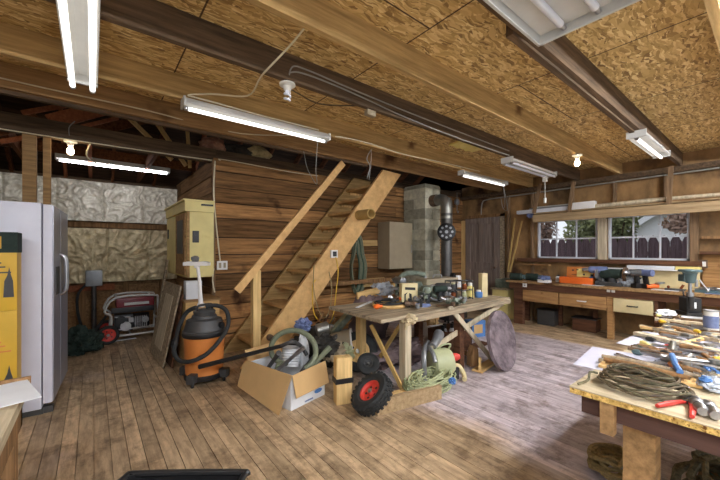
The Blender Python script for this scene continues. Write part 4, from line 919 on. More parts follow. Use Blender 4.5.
# lumber lying behind the table against wall
for i, (a, b, w, m, lb) in enumerate((((357,296),(402,284),.09,'pinex','long pale board resting behind the left end of the table'), ((364,283),(384,281),.14,'joist','short brown plank on the wall ledge under the hose'), ((355,243),(377,243),.10,'joist','short plank nailed to the wall above the hanging hose'))):
    y_ = (3.55, 4.6, 4.74)[i]
    o = obj('plank', MB().bar(ony(*a, y_), ony(*b, y_), .03, w), m); tag(o, lb, 'plank')
trim(MB().bb(2.6,4.6,4.5,4.62,.82,.88), 'brownwood')
# hanging hose
t = thing('hanging_hose', 'green and grey hoses hung in long loops from a wall hook', 'hose', ony(356,242,4.68))
for k in range(6):
    cx_ = ony(355.5+k*.5, 266, 4.66); hh = .48+.02*(k%3); ww = .10+.012*k
    pts = [(cx_.x+ww*math.sin(a)*(1 if math.cos(a) < .3 else .65), 4.68-.012*k, 1.14+hh*math.cos(a)) for a in [j*2*PI/16 for j in range(16)]]
    obj('loop', MB().tube(pts, .013, 8, True, 3), 'greenhose' if k%3 == 0 else 'hosegrey', t)
obj('hook', MB().cyl(ony(357,241,4.77), ony(357,241,4.6), .012), 'rust', t)
# grey cabinet on the board wall
gc = thing('metal_cabinet', 'grey beige steel cabinet hung between stairs and chimney', 'cabinet', (4.55,4.6,1.05))
obj('body', MB().bb(4.25,4.86,4.47,4.775,1.05,1.92), 'tancab', gc); dr = obj('door', MB().bb(4.25,4.86,4.455,4.47,1.05,1.92), 'tancab', gc); obj('latch', MB().bb(4.82,4.84,4.445,4.456,1.35,1.5), 'steel', dr)
# chimney
ch = MB(); z = 0; k = 0
while z < 2.66:
    h = min(.2, 2.66-z)
    if k%2: ch.bb(4.94,5.385,4.2,4.49,z+.002,z+h-.010).bb(4.94,5.385,4.495,4.76,z+.002,z+h-.010)
    else: ch.bb(4.94,5.16,4.2,4.76,z+.002,z+h-.010).bb(5.168,5.385,4.2,4.76,z+.002,z+h-.010)
    z += h; k += 1
ch.bb(4.955,5.37,4.215,4.745,0,2.67)
o = obj('block_chimney', ch, 'block'); tag(o, 'square concrete block chimney beside the steel cabinet', 'chimney')
sp = thing('stovepipe', 'dull stovepipe with a bright elbow entering the block chimney', 'stovepipe', (5.12,3.88,.8))
obj('pipe', MB().cyl((5.14,3.86,.62),(5.14,3.86,2.1),.10,n=28), 'ironpipe', sp)
obj('elbow', MB().tube([(5.14,3.86,2.08),(5.14,3.86,2.2),(5.14,3.88,2.28),(5.14,3.93,2.33),(5.14,4.0,2.35),(5.14,4.08,2.35)], .103, 24, smooth=2), 'galv', sp)
obj('collar', MB().cyl((5.14,4.08,2.35),(5.14,4.197,2.35),.112,n=28), 'rust', sp)
obj('seam_band', MB().cyl((5.14,3.86,1.98),(5.14,3.86,2.03),.106,n=28), 'galv', sp)
c = ony(446.5,232,3.72); t = thing('burner_plate', 'round black plate with holes hung in front of the stovepipe', 'plate', c)
nv = V((-.78,-.6,.08)).normalized()
obj('plate', MB().lathe([(0,.155),(.02,.16),(.03,.14)], c, nv, 32), 'black', t)
fx, fy, fz = frame(nv); mb = MB()
for k in range(8): p = c+(fx*math.cos(k*PI/4)+fy*math.sin(k*PI/4))*.1; mb.cyl(p+nv*.02, p+nv*.034, .022, n=12)
mb.cyl(c+nv*.02, c+nv*.034, .03, n=12)
obj('hole', mb, 'grey', t)
s = thing('wood_stove', 'black wood stove half hidden behind the trestle table', 'stove', (5.14,3.8,0))
obj('firebox', MB().bb(4.86,5.42,3.6,4.1,.15,.62,bev=.02), 'black', s); obj('door', MB().bb(4.84,4.86,3.7,4.0,.25,.5), 'rust', s)
for a, b in ((4.9,3.64),(5.36,3.64),(4.9,4.06),(5.36,4.06)): obj('leg', MB().cyl((a,b,0),(a,b,.16),.02), 'black', s)
c = ony(457,202,4.55); t = thing('pulley_hook', 'small grey pulley and hook hanging right of the elbow', 'pulley', c)
obj('pulley', MB().cyl(c+V((0,-.02,0)), c+V((0,.02,0)), .07).cyl(c+V((0,-.03,0)), c+V((0,.03,0)), .02), 'grey', t); obj('hook', MB().tube([c+V((0,0,-.07)), c+V((0,0,-.2)), c+V((.04,0,-.24)), c+V((.06,0,-.2))], .01, 8, smooth=3), 'steel', t); obj('cord', MB().cyl(c, V((c.x,c.y,2.7)), .005), 'greycable', t)

# under the table and around
def fz(px_, py_): return onz(px_, py_, 0)
c = fz(440,340)+V((.1,.25,0)); t = thing('plastic_basket', 'white slatted plastic basket on the floor under the table', 'basket', (c.x,c.y,0), -.3)
mb = MB().bb(-.16,.16,-.11,.11,0,.01)
for k in range(13): xx = -.16+k*.32/12; mb.bb(xx-.006,xx+.006,-.115,-.108,0,.19).bb(xx-.006,xx+.006,.108,.115,0,.19)
for k in range(9): yy = -.11+k*.22/8; mb.bb(-.165,-.158,yy-.006,yy+.006,0,.19).bb(.158,.165,yy-.006,yy+.006,0,.19)
for zz in (.005,.18): mb.bb(-.17,.17,-.12,-.105,zz,zz+.02).bb(-.17,.17,.105,.12,zz,zz+.02).bb(-.17,-.155,-.12,.12,zz,zz+.02).bb(.155,.17,-.12,.12,zz,zz+.02)
obj('slats', mb, 'white', t, True)
o = obj('paper_sack', MB().blob((c.x+.05,c.y+.02,.28), (.11,.09,.17), .35, 1.8, 4, 11), 'card'); tag(o, 'crumpled tan paper sack standing in the white basket', 'sack')
c = fz(486,343)+V((.25,.35,0)); t = thing('blue_carton', 'blue and white carton under the right end of the table', 'box', (c.x,c.y,0), -.3)
obj('carton', MB().bb(-.14,.14,-.09,.09,0,.26,bev=.003), 'blue', t, True); obj('label_patch', MB().bb(-.09,.08,-.094,-.09,.06,.2), 'card', t, True)
o = obj('dust_sheet', MB().blob((2.95,3.1,.09), (.55,.33,.17), .4, 1.8, 5, 6, flat=-.5), 'cloth'); tag(o, 'mauve grey dust sheet heaped on the floor beneath the table', 'cloth')
o = obj('feed_sack', MB().blob((3.0,3.55,.38), (.3,.2,.42), .25, 1.5, 5, 8, flat=-.85), 'cloth'); tag(o, 'upright mauve grey sack behind the left table legs', 'sack')
t = thing('storage_crate', 'dark open crate of bottles behind the crossed braces', 'crate', (3.95,2.95,0))
obj('crate', MB().bb(3.7,4.25,2.75,3.1,0,.02).bb(3.7,3.72,2.75,3.1,0,.3).bb(4.23,4.25,2.75,3.1,0,.3).bb(3.7,4.25,2.75,2.77,0,.3).bb(3.7,4.25,3.08,3.1,0,.3), 'darkwood', t)
for k in range(5): jar((3.78+k*.1,2.9+.05*(k%2),.02), .04, .34, ('darkgreen','steel','white','darkgreen','grey')[k], 'black', ('dark green bottle nearest the basket in the dark crate','steel flask second in the dark crate','white bottle in the middle of the dark crate','dark green bottle right of the white one in the crate','grey bottle at the right end of the dark crate')[k], nm='bottle', cat='bottle')
o = obj('floor_board', MB().bar(fz(456,352)+V((0,0,.02)), fz(478,350)+V((.35,.1,.02)), .12, .03), 'darkwood'); tag(o, 'dark board flat on the floor behind the grey disc', 'board')
o = obj('yellow_cloth', MB().blob(ony(497,303,2.55)+V((0,0,0)), (.16,.08,.045), .4, 1.8, 4, 12), 'yelcloth'); tag(o, 'rolled yellow cloth stuffed under the table end', 'cloth')
# big disc
dc = fz(509, 371); dr_ = .345; nv = V((.10,-.97,.20)).normalized(); inpl = (V((0,0,1))-nv*nv.z).normalized(); cc = V((dc.x+.02,dc.y+.02,0))+inpl*dr_
mb = MB(); fx = inpl.cross(nv).normalized(); nvs = 56
ra, rb = [], []
for k in range(nvs):
    a = 2*PI*k/nvs; rr_ = dr_*(1+.02*noise.noise(V((math.cos(a)*2,math.sin(a)*2,0)))); p = cc+(fx*math.cos(a)+inpl*math.sin(a))*rr_; ra.append(mb.b.verts.new(p-nv*.02)); rb.append(mb.b.verts.new(p+nv*.02))
mb.b.faces.new(ra[::-1]); mb.b.faces.new(rb)
for k in range(nvs): mb.b.faces.new((ra[k],ra[(k+1)%nvs],rb[(k+1)%nvs],rb[k]))
o = obj('round_slab', mb, 'stone'); tag(o, 'large round grey disc leaning on the right end of the table', 'disc')
c = fz(478,372); t = thing('wood_wedge', 'small notched plywood rack on the floor left of the grey disc', 'rack', (c.x,c.y,0))
p0 = fz(477,373); p1 = fz(497,360); obj('base_board', MB().bar(p0+V((0,0,.02)), p1+V((0,0,.02)), .12, .02), 'pinex', t)
obj('upright', MB().prism([(0,0),(.14,0),(.12,.2),(.05,.24),(0,.12)], p0+V((.05,.1,.03)), (.8,-.2,0), (0,0,1), (.02,.08,0)), 'brownwood', t); obj('upright', MB().prism([(0,0),(.12,0),(.12,.1),(.08,.13),(0,.05)], p0+V((.0,-.02,.03)), (.8,.5,0), (0,0,1), (.02,-.02,0)), 'pinex', t)
# pale green machine
mc = fz(445, 386); mx_, my_ = mc.x+.12, mc.y+.14
t = thing('dust_blower', 'pale green drum machine with a red cap and grey duct', 'machine', (mx_,my_,0)); ax_ = V((.86,-.45,0)).normalized()
obj('drum', MB().lathe([(-.12,.02),(-.12,.13),(-.10,.155),(.06,.16),(.10,.14),(.12,.08),(.12,.001)], (mx_,my_,.175), ax_, 32), 'palegreen', t)
obj('rear_guard', MB().tube([V((mx_,my_,.175))-ax_*.14+(V((-ax_.y,ax_.x,0))*math.cos(a)+V((0,0,1))*math.sin(a))*.175 for a in [k*PI/9-.4 for k in range(10)]], .022, 8, smooth=2), 'grey', t)
obj('duct', MB().tube([V((mx_,my_,.36))-ax_*.1, V((mx_+.02,my_+.08,.40)), V((mx_+.14,my_+.14,.44))], .05, 14, smooth=3, rr=[.04,.045,.045,.05,.055,.06,.06]), 'grey', t)
obj('vent_grille', MB().box((mx_+.02,my_-.15,.10), (.11,.03,.12), (0,0,-.3), bev=.006), 'black', t)
obj('red_cap', MB().lathe([(0,.025),(.02,.045),(.06,.04),(.09,.02)], V((mx_,my_,.23))+ax_*.12, (.7,-.7,.1), 18), 'red', t)
obj('outlet_hose', MB().tube([V((mx_,my_,.12))+ax_*.12, V((mx_+.18,my_-.09,.13)), V((mx_+.19,my_-.15,.06)), V((mx_+.12,my_-.21,.03))], .025, 10, smooth=4), 'cream', t)
obj('carry_handle', MB().tube([V((mx_,my_,.33))-ax_*.05, V((mx_,my_-.03,.38)), V((mx_,my_-.03,.38))+ax_*.08, V((mx_,my_,.32))+ax_*.08], .01, 8, smooth=3), 'palegreen', t)
o = obj('crank_handle', MB().tube([V((mx_-.25,my_+.02,.02)), V((mx_-.25,my_+.03,.24)), V((mx_-.15,my_+.1,.34)), V((mx_-.0,my_+.18,.36))], .03, 10, smooth=4), 'grey'); tag(o, 'grey bent pipe standing left of the pale green machine', 'pipe')
# green rope heap
def rope(cx_, cy_, rx, ry, n, r, m, label, z0=0, seed=1, rise=.0, name='rope_coil', rot=0, hgt=.12):
    q = random.Random(seed); pts = []
    for k in range(n*14):
        a = k*2*PI/14; s_ = .55+.45*math.sin(k*.37+seed)*.5+.22*q.random(); lay = (k/(n*14)); 
        X_ = rx*s_*math.cos(a); Y_ = ry*s_*math.sin(a)
        pts.append((cx_+X_*math.cos(rot)-Y_*math.sin(rot), cy_+X_*math.sin(rot)+Y_*math.cos(rot), z0+r+hgt*lay*(1-.4*s_)+q.uniform(0,r)))
    return tag(obj(name, MB().tube(pts, r, 6, smooth=2), m), label, 'rope')
c = fz(440, 391); rope(c.x-.03, c.y+.10, .42, .20, 34, .0075, 'ropegreen', 'heap of pale green rope beside the timber foot', seed=2, rot=.15, hgt=.2)
o = obj('blue_tie', MB().blob(onz(452,381,.16), (.04,.03,.03), .6, 3, 3, 3), 'blue'); tag(o, 'light blue tie on the green rope heap', 'tie')
# clutter between box and table
c = fz(318, 372); o = obj('black_bag', MB().blob((c.x+.05,c.y+.25,.14), (.3,.25,.26), .45, 1.8, 5, 4, flat=-.55), 'darkcloth'); tag(o, 'black cloth bag slumped behind the cardboard box', 'bag')
c = fz(336, 362); o = obj('black_bag', MB().blob((c.x,c.y+.3,.1), (.28,.2,.2), .45, 1.8, 5, 14, flat=-.5), 'darkgreen'); tag(o, 'dark green cloth heap right of the black bag', 'bag')
t = thing('plastic_bucket', 'grey bucket lying on its side under the stairs', 'bucket', ony(338,341,3.35))
c = ony(338,341,3.35); obj('bucket', MB().lathe([(0,.10),(.02,.105),(.25,.13),(.25,.12),(.03,.095)], c-V((.1,.0,.0)), (.6,-.5,.1), 24), 'tancab', t); obj('bucket_rim', MB().lathe([(.24,.13),(.24,.138),(.26,.138),(.26,.13)], c-V((.1,0,0)), (.6,-.5,.1), 24, False), 'white', t)
c = ony(345,315,3.5); o = obj('downpipe', MB().bar(ony(332,334,3.45), ony(356,306,3.45), .10, .08, bev=.01), 'greengrey'); tag(o, 'slanting grey metal channel below the left table end', 'channel')
for i, (p, r_, m, lb) in enumerate((((303,325),.07,'bluegrey','blue grey lump of rags at the foot of the stairs'), ((316,331),.07,'galv','grey metal motor under the stairs'), ((345,353),.09,'palegreen','pale green cloth lump by the table leg'), ((333,352),.10,'tancab','pale tan bundle behind the upright block'), ((326,345),.10,'darkcloth','dark bundle behind the hose loop'))):
    c = ony(*p, 3.3-.1*i); o = obj('rag_bundle' if i != 1 else 'old_motor', MB().blob(c, (r_*1.2,r_,r_), .5, 2, 4, 20+i) if i != 1 else MB().lathe([(0,.04),(.01,.07),(.14,.07),(.16,.03),(.2,.02)], c, (.8,-.3,.2), 20), m); tag(o, lb, 'bundle' if i != 1 else 'motor')
for i in range(5):
    a = V((2.15+i*.12, 3.9+.05*i, .02)); o = obj('scrap_board', MB().bar(a, a+V((.25,-.1,.55-.05*i)), .09, .02), ('brownwood','darkwood','grey_wood','brownwood','darkwood')[i]); tag(o, 'scrap board propped under the stair stringer', 'board', 'scrap boards propped under the stairs')
rope(2.3, 3.5, .2, .13, 6, .010, 'ropedark', 'dark coil of cord on the floor under the stairs', seed=5)
cable('hanging_rope', [(2.3,3.86,1.2),(2.28,3.84,.9),(2.33,3.8,.62),(2.42,3.78,.5),(2.5,3.78,.62),(2.54,3.8,.9),(2.55,3.88,1.1)], .007, 'ropetan', 'tan rope hanging in a narrow loop below the stringer', 'rope')
# stuff under the lower stairs
o = obj('stair_foot_board', MB().box((1.5,3.6,.035),(.3,.35,.05),(0,.2,.4)), 'grey_wood'); tag(o, 'rough board lying right of the vacuum before the stairs', 'board')

# ================= WINDOW BENCH =================
BX, BYL, BZ = 6.33, 3.28, .815
wb = thing('window_workbench', 'long wooden workbench with drawers running under the windows', 'workbench', (6.7,1.2,0))
obj('worktop', MB().bb(BX-.04, XW-.09, -1.5, BYL+.05, BZ-.035, BZ), 'joist_mid', wb)
obj('apron', MB().bb(BX, BX+.04, -1.5, BYL, .665, BZ-.036), 'darkwood', wb)
for yy, w, m in ((3.02,.17,'darkwood'), (1.62,.075,'drawer'), (-.8,.1,'darkwood')): obj('leg', MB().bb(BX, BX+.09, yy, yy+w, 0, .664), m, wb)
for yy, w in ((2.5,.06),(1.95,.06),(1.15,.06),(3.1,.1)): obj('leg', MB().bb(XW-.25, XW-.19, yy, yy+w, 0, BZ-.04), 'darkwood', wb)
def drawer(y0, y1, m, knob):
    d_ = obj('drawer', MB().bb(BX-.015, BX+.02, y0, y1, .45, .655, bev=.004).bb(BX+.02, XW-.3, y0+.03, y1-.03, .46, .64), m, wb)
    yc = (y0+y1)/2
    if knob: obj('drawer_pull', MB().tube([(BX-.015,yc-.06,.555),(BX-.04,yc-.05,.555),(BX-.04,yc+.05,.555),(BX-.015,yc+.06,.555)], .010, 8, smooth=3), knob, d_)
drawer(2.40, 3.01, 'drawer', None); drawer(1.70, 2.38, 'drawer', 'white'); drawer(1.14, 1.61, 'cream', 'black')
obj('end_panel', MB().bb(BX+.02, XW-.1, 1.09, 1.13, .35, .66), 'darkwood', wb)
p = onx(525,284,BX); t = thing('bench_outlet', 'white outlet on the left end of the window bench', 'outlet', p)
obj('cover', MB().box((BX-.008,p.y,p.z),(.014,.075,.11),bev=.003), 'white', t); obj('sockets', MB().box((BX-.016,p.y,p.z+.022),(.004,.03,.025)).box((BX-.016,p.y,p.z-.022),(.004,.03,.025)), 'grey', t)
p = onx(611,291,BX); o = obj('bench_outlet', MB().box((BX-.008,p.y+.03,p.z),(.012,.045,.04),bev=.004).box((BX-.008,p.y-.03,p.z),(.012,.045,.04),bev=.004), 'white'); tag(o, 'pair of small white sockets on the bench apron', 'outlet')
p = onx(702,264,XW-.05); t = thing('wall_outlet', 'brass coloured outlet on the wall right of the windows', 'outlet', p)
obj('cover', MB().box((XW-.06,p.y,p.z),(.018,.12,.12),bev=.004), 'rust', t); obj('sockets', MB().box((XW-.073,p.y+.025,p.z),(.01,.035,.07)).box((XW-.073,p.y-.025,p.z),(.01,.035,.07)), 'white', t)
# green cupboard between door & bench
o = thing('low_cupboard', 'low dull green cupboard between the door and window bench', 'cupboard', (6.6,3.5,0))
obj('body', MB().bb(6.45,6.93,3.38,3.70,0,.60), 'yellowpaint', o); obj('shelf_top', MB().bb(6.4,6.95,3.35,3.72,.60,.625), 'grey_wood', o); obj('upper_box', MB().bb(6.55,6.93,3.40,3.69,.625,.80), 'greengrey', o)
# leaning sticks
for i, (a, b) in enumerate((((508,272),(515,218)), ((510,272),(522,221)))):
    o = obj('leaning_stick', MB().bar(onx(*a,6.80), onx(*b,6.93), .03, .02, up=(1,0,0)), 'cardtube'); tag(o, ('upright yellow stick leaning left of the window','slanted yellow stick leaning next to the window frame')[i], 'stick')
# shelf fascia over the windows with straps
fs = thing('hanging_shelf', 'long tan shelf board hung above the windows', 'shelf', (6.75,1.0,1.95))
obj('fascia', MB().bb(6.60,6.63,-1.5,2.95,1.93,2.07), 'fascia', fs); obj('shelf', MB().bb(6.63,XW-.005,-1.5,2.95,2.09,2.11), 'fascia', fs)
for (pa, pb) in (((534,213),(540,184)), ((569,212),(574,181)), ((669,204),(671,166))):
    obj('strap', MB().bar(onx(pa[0],pa[1],6.59), onx(pb[0],pb[1],6.59), .02, .06, up=(0,1,0)), 'stud', fs)
def lon(y0, y1, x_, z_, w, h, m, label, nm, cat):
    o = obj(nm, MB().bb(x_, x_+w, y0, y1, z_, z_+h, bev=.006), m); return tag(o, label, cat)
lon(2.35, 3.28, 6.62, 2.112, .10, .07, 'winframe', 'white metal channel lying on the left end of the hanging shelf', 'metal_channel', 'channel')
lon(2.05, 2.98, 6.76, 2.112, .10, .13, 'fixture', 'spare white lamp housing lying behind the metal channel', 'spare_fixture', 'light fixture')
lon(2.15, 3.05, 6.66, 2.184, .05, .03, 'grey', 'thin grey rail on top of the white metal channel', 'metal_rail', 'rail')
lon(1.95, 2.3, 6.63, 2.115, .12, .12, 'white', 'small beige fan box on the shelf above the left window', 'fan_box', 'box')
o = obj('long_pole', MB().tube([(6.68,2.0,2.14),(6.67,1.0,2.16),(6.66,.2,2.15),(6.66,-1.2,2.15)], .028, 12, smooth=4, rr=[.035]*4+[.026]*20), 'greypost'); tag(o, 'long pale pole lying along the shelf to the right', 'pole')
o = obj('blue_rag', MB().blob(onx(530,215,6.75), (.07,.05,.06), .4, 2, 4, 2), 'bluegrey'); tag(o, 'blue bundle hanging at the left end of the shelf', 'bundle')
# sill items
o = obj('sill_board', MB().bb(XW-.20, XW-.10, 2.75, 3.25, 1.10, 1.125), 'drawer'); tag(o, 'short wooden shelf board left of the left window sill', 'shelf')
lon(.95, 1.95, XW-.23, 1.085, .12, .018, 'white', 'thin white shelf strip under the right window', 'white_strip', 'strip')
lon(.98, 1.55, XW-.22, 1.104, .09, .05, 'paper', 'long white box on the strip under the right window', 'long_box', 'box')
lon(.70, .97, XW-.22, 1.104, .09, .05, 'ylight', 'yellow end box on the strip under the right window', 'long_box', 'box')
lon(.72, 1.98, XW-.13, BZ, .02, .26, 'cream', 'cream backing panel leaning behind the window bench', 'backing_panel', 'panel')
# bench things
def bz(px_, py_): return onz(px_, py_, BZ)
for i, q in enumerate(((514,280.5), (530,281))):
    c = bz(*q); y_ = c.y; t = thing('storage_flask', ('dark green bottle lying at the left end of the window bench','dark green bottle lying beside the first, nearer the orange case')[i], 'bottle', (c.x+.1,c.y,BZ))
    t.scale = (1.3,)*3
    obj('body', MB().lathe([(-.13,.04),(-.12,.065),(.08,.07),(.10,.05)], (c.x+.12,y_,BZ+.07), (.15,-1,0), 22), 'darkgreen', t); obj('cap', MB().lathe([(.10,.045),(.14,.045)], (c.x+.12,y_,BZ+.07), (.15,-1,0), 18), 'teal', t)
c = bz(500,279); o = obj('white_box', MB().box((6.6,3.26,BZ+.05),(.12,.10,.10),(0,0,.3),bev=.004), 'paper'); tag(o, 'small white box at the left corner of the window bench', 'box')
t = thing('parts_tray', 'white and blue parts tray left of the orange case', 'tray', (6.6,2.9,BZ)); c = bz(542,283)
obj('tray', MB().box((c.x+.1,c.y,BZ+.03),(.16,.18,.05),bev=.006), 'white', t); obj('contents', MB().blob((c.x+.1,c.y,BZ+.07),(.07,.09,.05),.6,3,4,4), 'bluegrey', t)
c0 = bz(552,284); c1 = bz(586,286); t = thing('orange_case', 'orange and yellow printed tool case standing on the window bench', 'case', ((c0.x+c1.x)/2+.1,(c0.y+c1.y)/2,BZ))
ym, yw = (c0.y+c1.y)/2, abs(c0.y-c1.y)
obj('case', MB().box((6.62,ym,BZ+.055),(.2,yw*1.06,.11),bev=.006), 'orange2', t)
obj('lid', MB().box((6.69,ym-.03,BZ+.17),(.05,yw*.9,.23),(0,.12,0),bev=.004), 'orange', t)
obj('label_patch', MB().box((6.652,ym-.10,BZ+.19),(.006,yw*.5,.14),(0,.12,0)), 'ylight', t)
mb = MB()
for k, (a, zz, w, h) in enumerate(((.14,.24,.05,.05),(.07,.25,.05,.04),(-.02,.24,.04,.05),(-.03,.17,.05,.05),(.12,.16,.14,.012))): mb.box((6.645+.004*(k==4),ym-.06+a,BZ+zz-.01),(.004,w*.6,h*.5),(0,.12,0))
obj('print', mb, 'darkgrey', t)
def drill(p, rot, m, label):
    t = thing('cordless_drill', label, 'drill', p, rot)
    obj('battery', MB().box((0,0,.025),(.10,.07,.05),bev=.008), 'black', t, True)
    obj('grip', MB().bar((0,0,.04),(.015,0,.15),.04,.045,bev=.008), 'black', t, True)
    obj('motor_housing', MB().lathe([(-.09,.02),(-.08,.038),(.07,.038),(.09,.025)], (.02,0,.17), (1,0,0), 18), m, t, True)
    obj('chuck', MB().lathe([(.09,.022),(.12,.022),(.15,.012)], (.02,0,.17), (1,0,0), 14), 'steel', t, True); return t
c = bz(596,286); drill((6.6,c.y,BZ), 1.9, M['bluegrey'], 'blue cordless drill right of the orange case').scale = (1.5,)*3
c = bz(606,287); t = thing('bench_grinder', 'dark bench grinder with two wheels on the window bench', 'grinder', (6.62,c.y,BZ))
obj('base', MB().box((6.62,c.y,BZ+.02),(.12,.2,.04),bev=.006).cyl((6.62,c.y,BZ+.03),(6.62,c.y,BZ+.09),.04), 'darkgrey', t); obj('motor', MB().cyl((6.62,c.y-.09,BZ+.13),(6.62,c.y+.09,BZ+.13),.055), 'darkgreen', t)
for s_ in (-1,1): obj('grinding_wheel', MB().cyl((6.62,c.y+s_*.11,BZ+.13),(6.62,c.y+s_*.135,BZ+.13),.075), 'grey' if s_ > 0 else 'rust', t)
t.scale = (1.5,)*3
c = bz(620,288); o = obj('white_rag', MB().blob((6.66,c.y,BZ+.11),(.10,.12,.11),.5,2,4,9), 'plasticbag'); tag(o, 'crumpled clear plastic bag on the window bench', 'bag')
c = bz(630,290); drill((6.56,c.y,BZ), 2.6, M['darkgrey'], 'dark grey cordless drill in front of the plastic bag').scale = (1.4,)*3
c = bz(640,291); drill((6.58,c.y+.02,BZ), 1.2, M['bluegrey'], 'blue grey cordless drill right of the dark grey one').scale = (1.4,)*3
c = bz(646,291); t = thing('angle_grinder', 'small orange and grey angle grinder near the cream panel', 'grinder', (6.6,c.y,BZ))
obj('body', MB().tube([(6.52,c.y+.06,BZ+.035),(6.6,c.y-.06,BZ+.05)], .032, 12), 'orange2', t); obj('disc_guard', MB().lathe([(0,.055),(.02,.058),(.03,.02)], (6.6,c.y-.08,BZ+.08), (0,.2,1), 20), 'steel', t)
for i, (q, m, lb, sx_) in enumerate((((600,284),'paper','white sheet of paper under the tools on the window bench',.3), ((660,292),'paper','white paper strip by the cream panel on the window bench',.3), ((712,296),'bluegrey','blue grey cloth at the right of the window bench',.2))):
    c = bz(*q); o = obj('paper_sheet' if i < 2 else 'cloth', MB().box((6.5,c.y,BZ+.002),(.16,sx_,.003),(0,0,.1*i)), m); tag(o, lb, 'paper' if i < 2 else 'cloth')
c = bz(674,291); t = thing('hand_plane', 'dark hand plane on the window bench left of the drill press', 'plane', (6.55,c.y,BZ)); obj('sole', MB().box((6.55,c.y,BZ+.015),(.06,.22,.03),bev=.004), 'darkgrey', t); obj('knob', MB().lathe([(0,.012),(.02,.018),(.04,.01)], (6.55,c.y+.07,BZ+.03)), 'bottle', t); obj('tote', MB().bar((6.55,c.y-.06,BZ+.03),(6.55,c.y-.09,BZ+.09),.02,.03), 'bottle', t)
c = bz(708,294); t = thing('tool_tray', 'teal tray of small parts at the right end of the window bench', 'tray', (6.6,c.y,BZ)); obj('tray', MB().box((6.6,c.y,BZ+.02),(.2,.28,.04),bev=.006), 'teal', t); obj('contents', MB().blob((6.6,c.y,BZ+.045),(.07,.11,.03),.6,3,4,6), 'steel', t)
for i, (px_, m, lb, w, h) in enumerate(((593,'darkgrey','black tool box behind the blue drill on the window bench',.2,.16), (612,'grey','grey steel box behind the bench grinder',.18,.22), (634,'paper','white carton behind the drills on the window bench',.16,.14), (541,'bluegrey','blue and white carton behind the parts tray',.16,.12))):
    c = bz(px_, 287); t = thing('supply_box', lb, 'box', (6.76,c.y,BZ)); obj('box', MB().box((6.78,c.y,BZ+h/2),(.12,w,h),bev=.006), m, t); obj('lid', MB().box((6.78,c.y,BZ+h+.006),(.13,w+.01,.012),bev=.003), 'greengrey', t)
for i, (px_, m, h, lb) in enumerate(((588,'blue',.17,'blue bottle right beside the orange case'), (601,'white',.2,'white bottle behind the blue drill'), (625,'bluegrey',.2,'blue grey bottle behind the plastic bag'), (649,'white',.16,'white bottle nearest the cream panel'), (537,'white',.13,'white bottle near the dark green bottles'))):
    c = bz(px_, 285); jar((6.66,c.y,BZ), .04, h, m, 'black', lb, nm='bottle', cat='bottle')
# boxes under window bench
for i, (y_, w, h, m, lb) in enumerate(((2.72,.3,.28,'darkgrey','dark bin under the left of the window bench'), (2.1,.35,.22,'darkwood','dark wooden box under the middle of the window bench'), (.75,.4,.3,'darkgreen','dark green box under the right of the window bench'))):
    o = thing('storage_bin', lb, 'bin', (6.65,y_,0)); obj('bin', MB().box((6.72,y_,h/2+.001),(.26,w,h),bev=.01), m, o); obj('bin_rim', MB().box((6.72,y_,h),(.28,w+.03,.02),bev=.004), 'black', o)

# ================= NEAR RIGHT BENCH =================
NZ = .85
e0 = onz(569, 386, NZ); NX0, NY1 = e0.x, e0.y
NX1 = 4.05
nb = thing('tool_bench', 'near right bench with a chipboard edge buried in hand tools', 'workbench', (2.7,.1,0))
obj('worktop', MB().bb(NX0, NX1, -.55, NY1, NZ-.004, NZ), 'benchtop', nb)
obj('chipboard_core', MB().bb(NX0+.002, NX1-.002, -.548, NY1-.002, NZ-.025, NZ-.0045), 'chip', nb)
obj('apron', MB().bb(NX0+.045, NX0+.08, -.55, NY1-.03, NZ-.105, NZ-.026), 'apron', nb); obj('apron', MB().bb(NX0+.08, NX1-.1, NY1-.07, NY1-.03, NZ-.105, NZ-.026), 'apron', nb)
obj('cross_bearer', MB().bb(NX0+.005, NX0+.044, .385, .428, NZ-.145, NZ-.026), 'joist_mid', nb)
obj('leg', MB().bb(NX0+.082, NX0+.17, .28, .375, 0, NZ-.106), 'joist_mid', nb)
obj('leg', MB().bb(NX0+.08, NX0+.19, -.5, -.38, 0, NZ-.035), 'pine', nb)
obj('leg', MB().bb(NX1-.25, NX1-.15, .30, .40, 0, NZ-.165), 'pine', nb)
obj('lower_shelf', MB().bb(NX0+.3, NX1-.2, -.5, .28, .15, .17), 'brownwood', nb)
def nz_(px_, py_, z=NZ): return onz(px_, py_, z)
# papers
for i, (a, b, w) in enumerate((((590,372),(640,352),.5), ((628,352),(672,332),.42), ((640,340),(712,352),.3))):
    p, q = nz_(*a), nz_(*b); c = (p+q)/2
    o = obj('paper_sheet', MB().box((c.x,max(c.y-.06,.2),NZ+.0015+.001*i),((.42,.5,.6)[i],w*.8,.001),(0,0,(.1,-.05,.0)[i])), 'greypaper'); tag(o, ('white paper under the cable coil on the tool bench','white paper under the screwdrivers on the tool bench','white paper under the long wooden strips')[i], 'paper')
c = nz_(640,372); o = obj('tan_board', MB().box((c.x,c.y-.03,NZ+.010),(.15,.34,.012),(0,0,.08)), 'pinex'); tag(o, 'thin tan board beneath the cable coil and wooden handles', 'board')
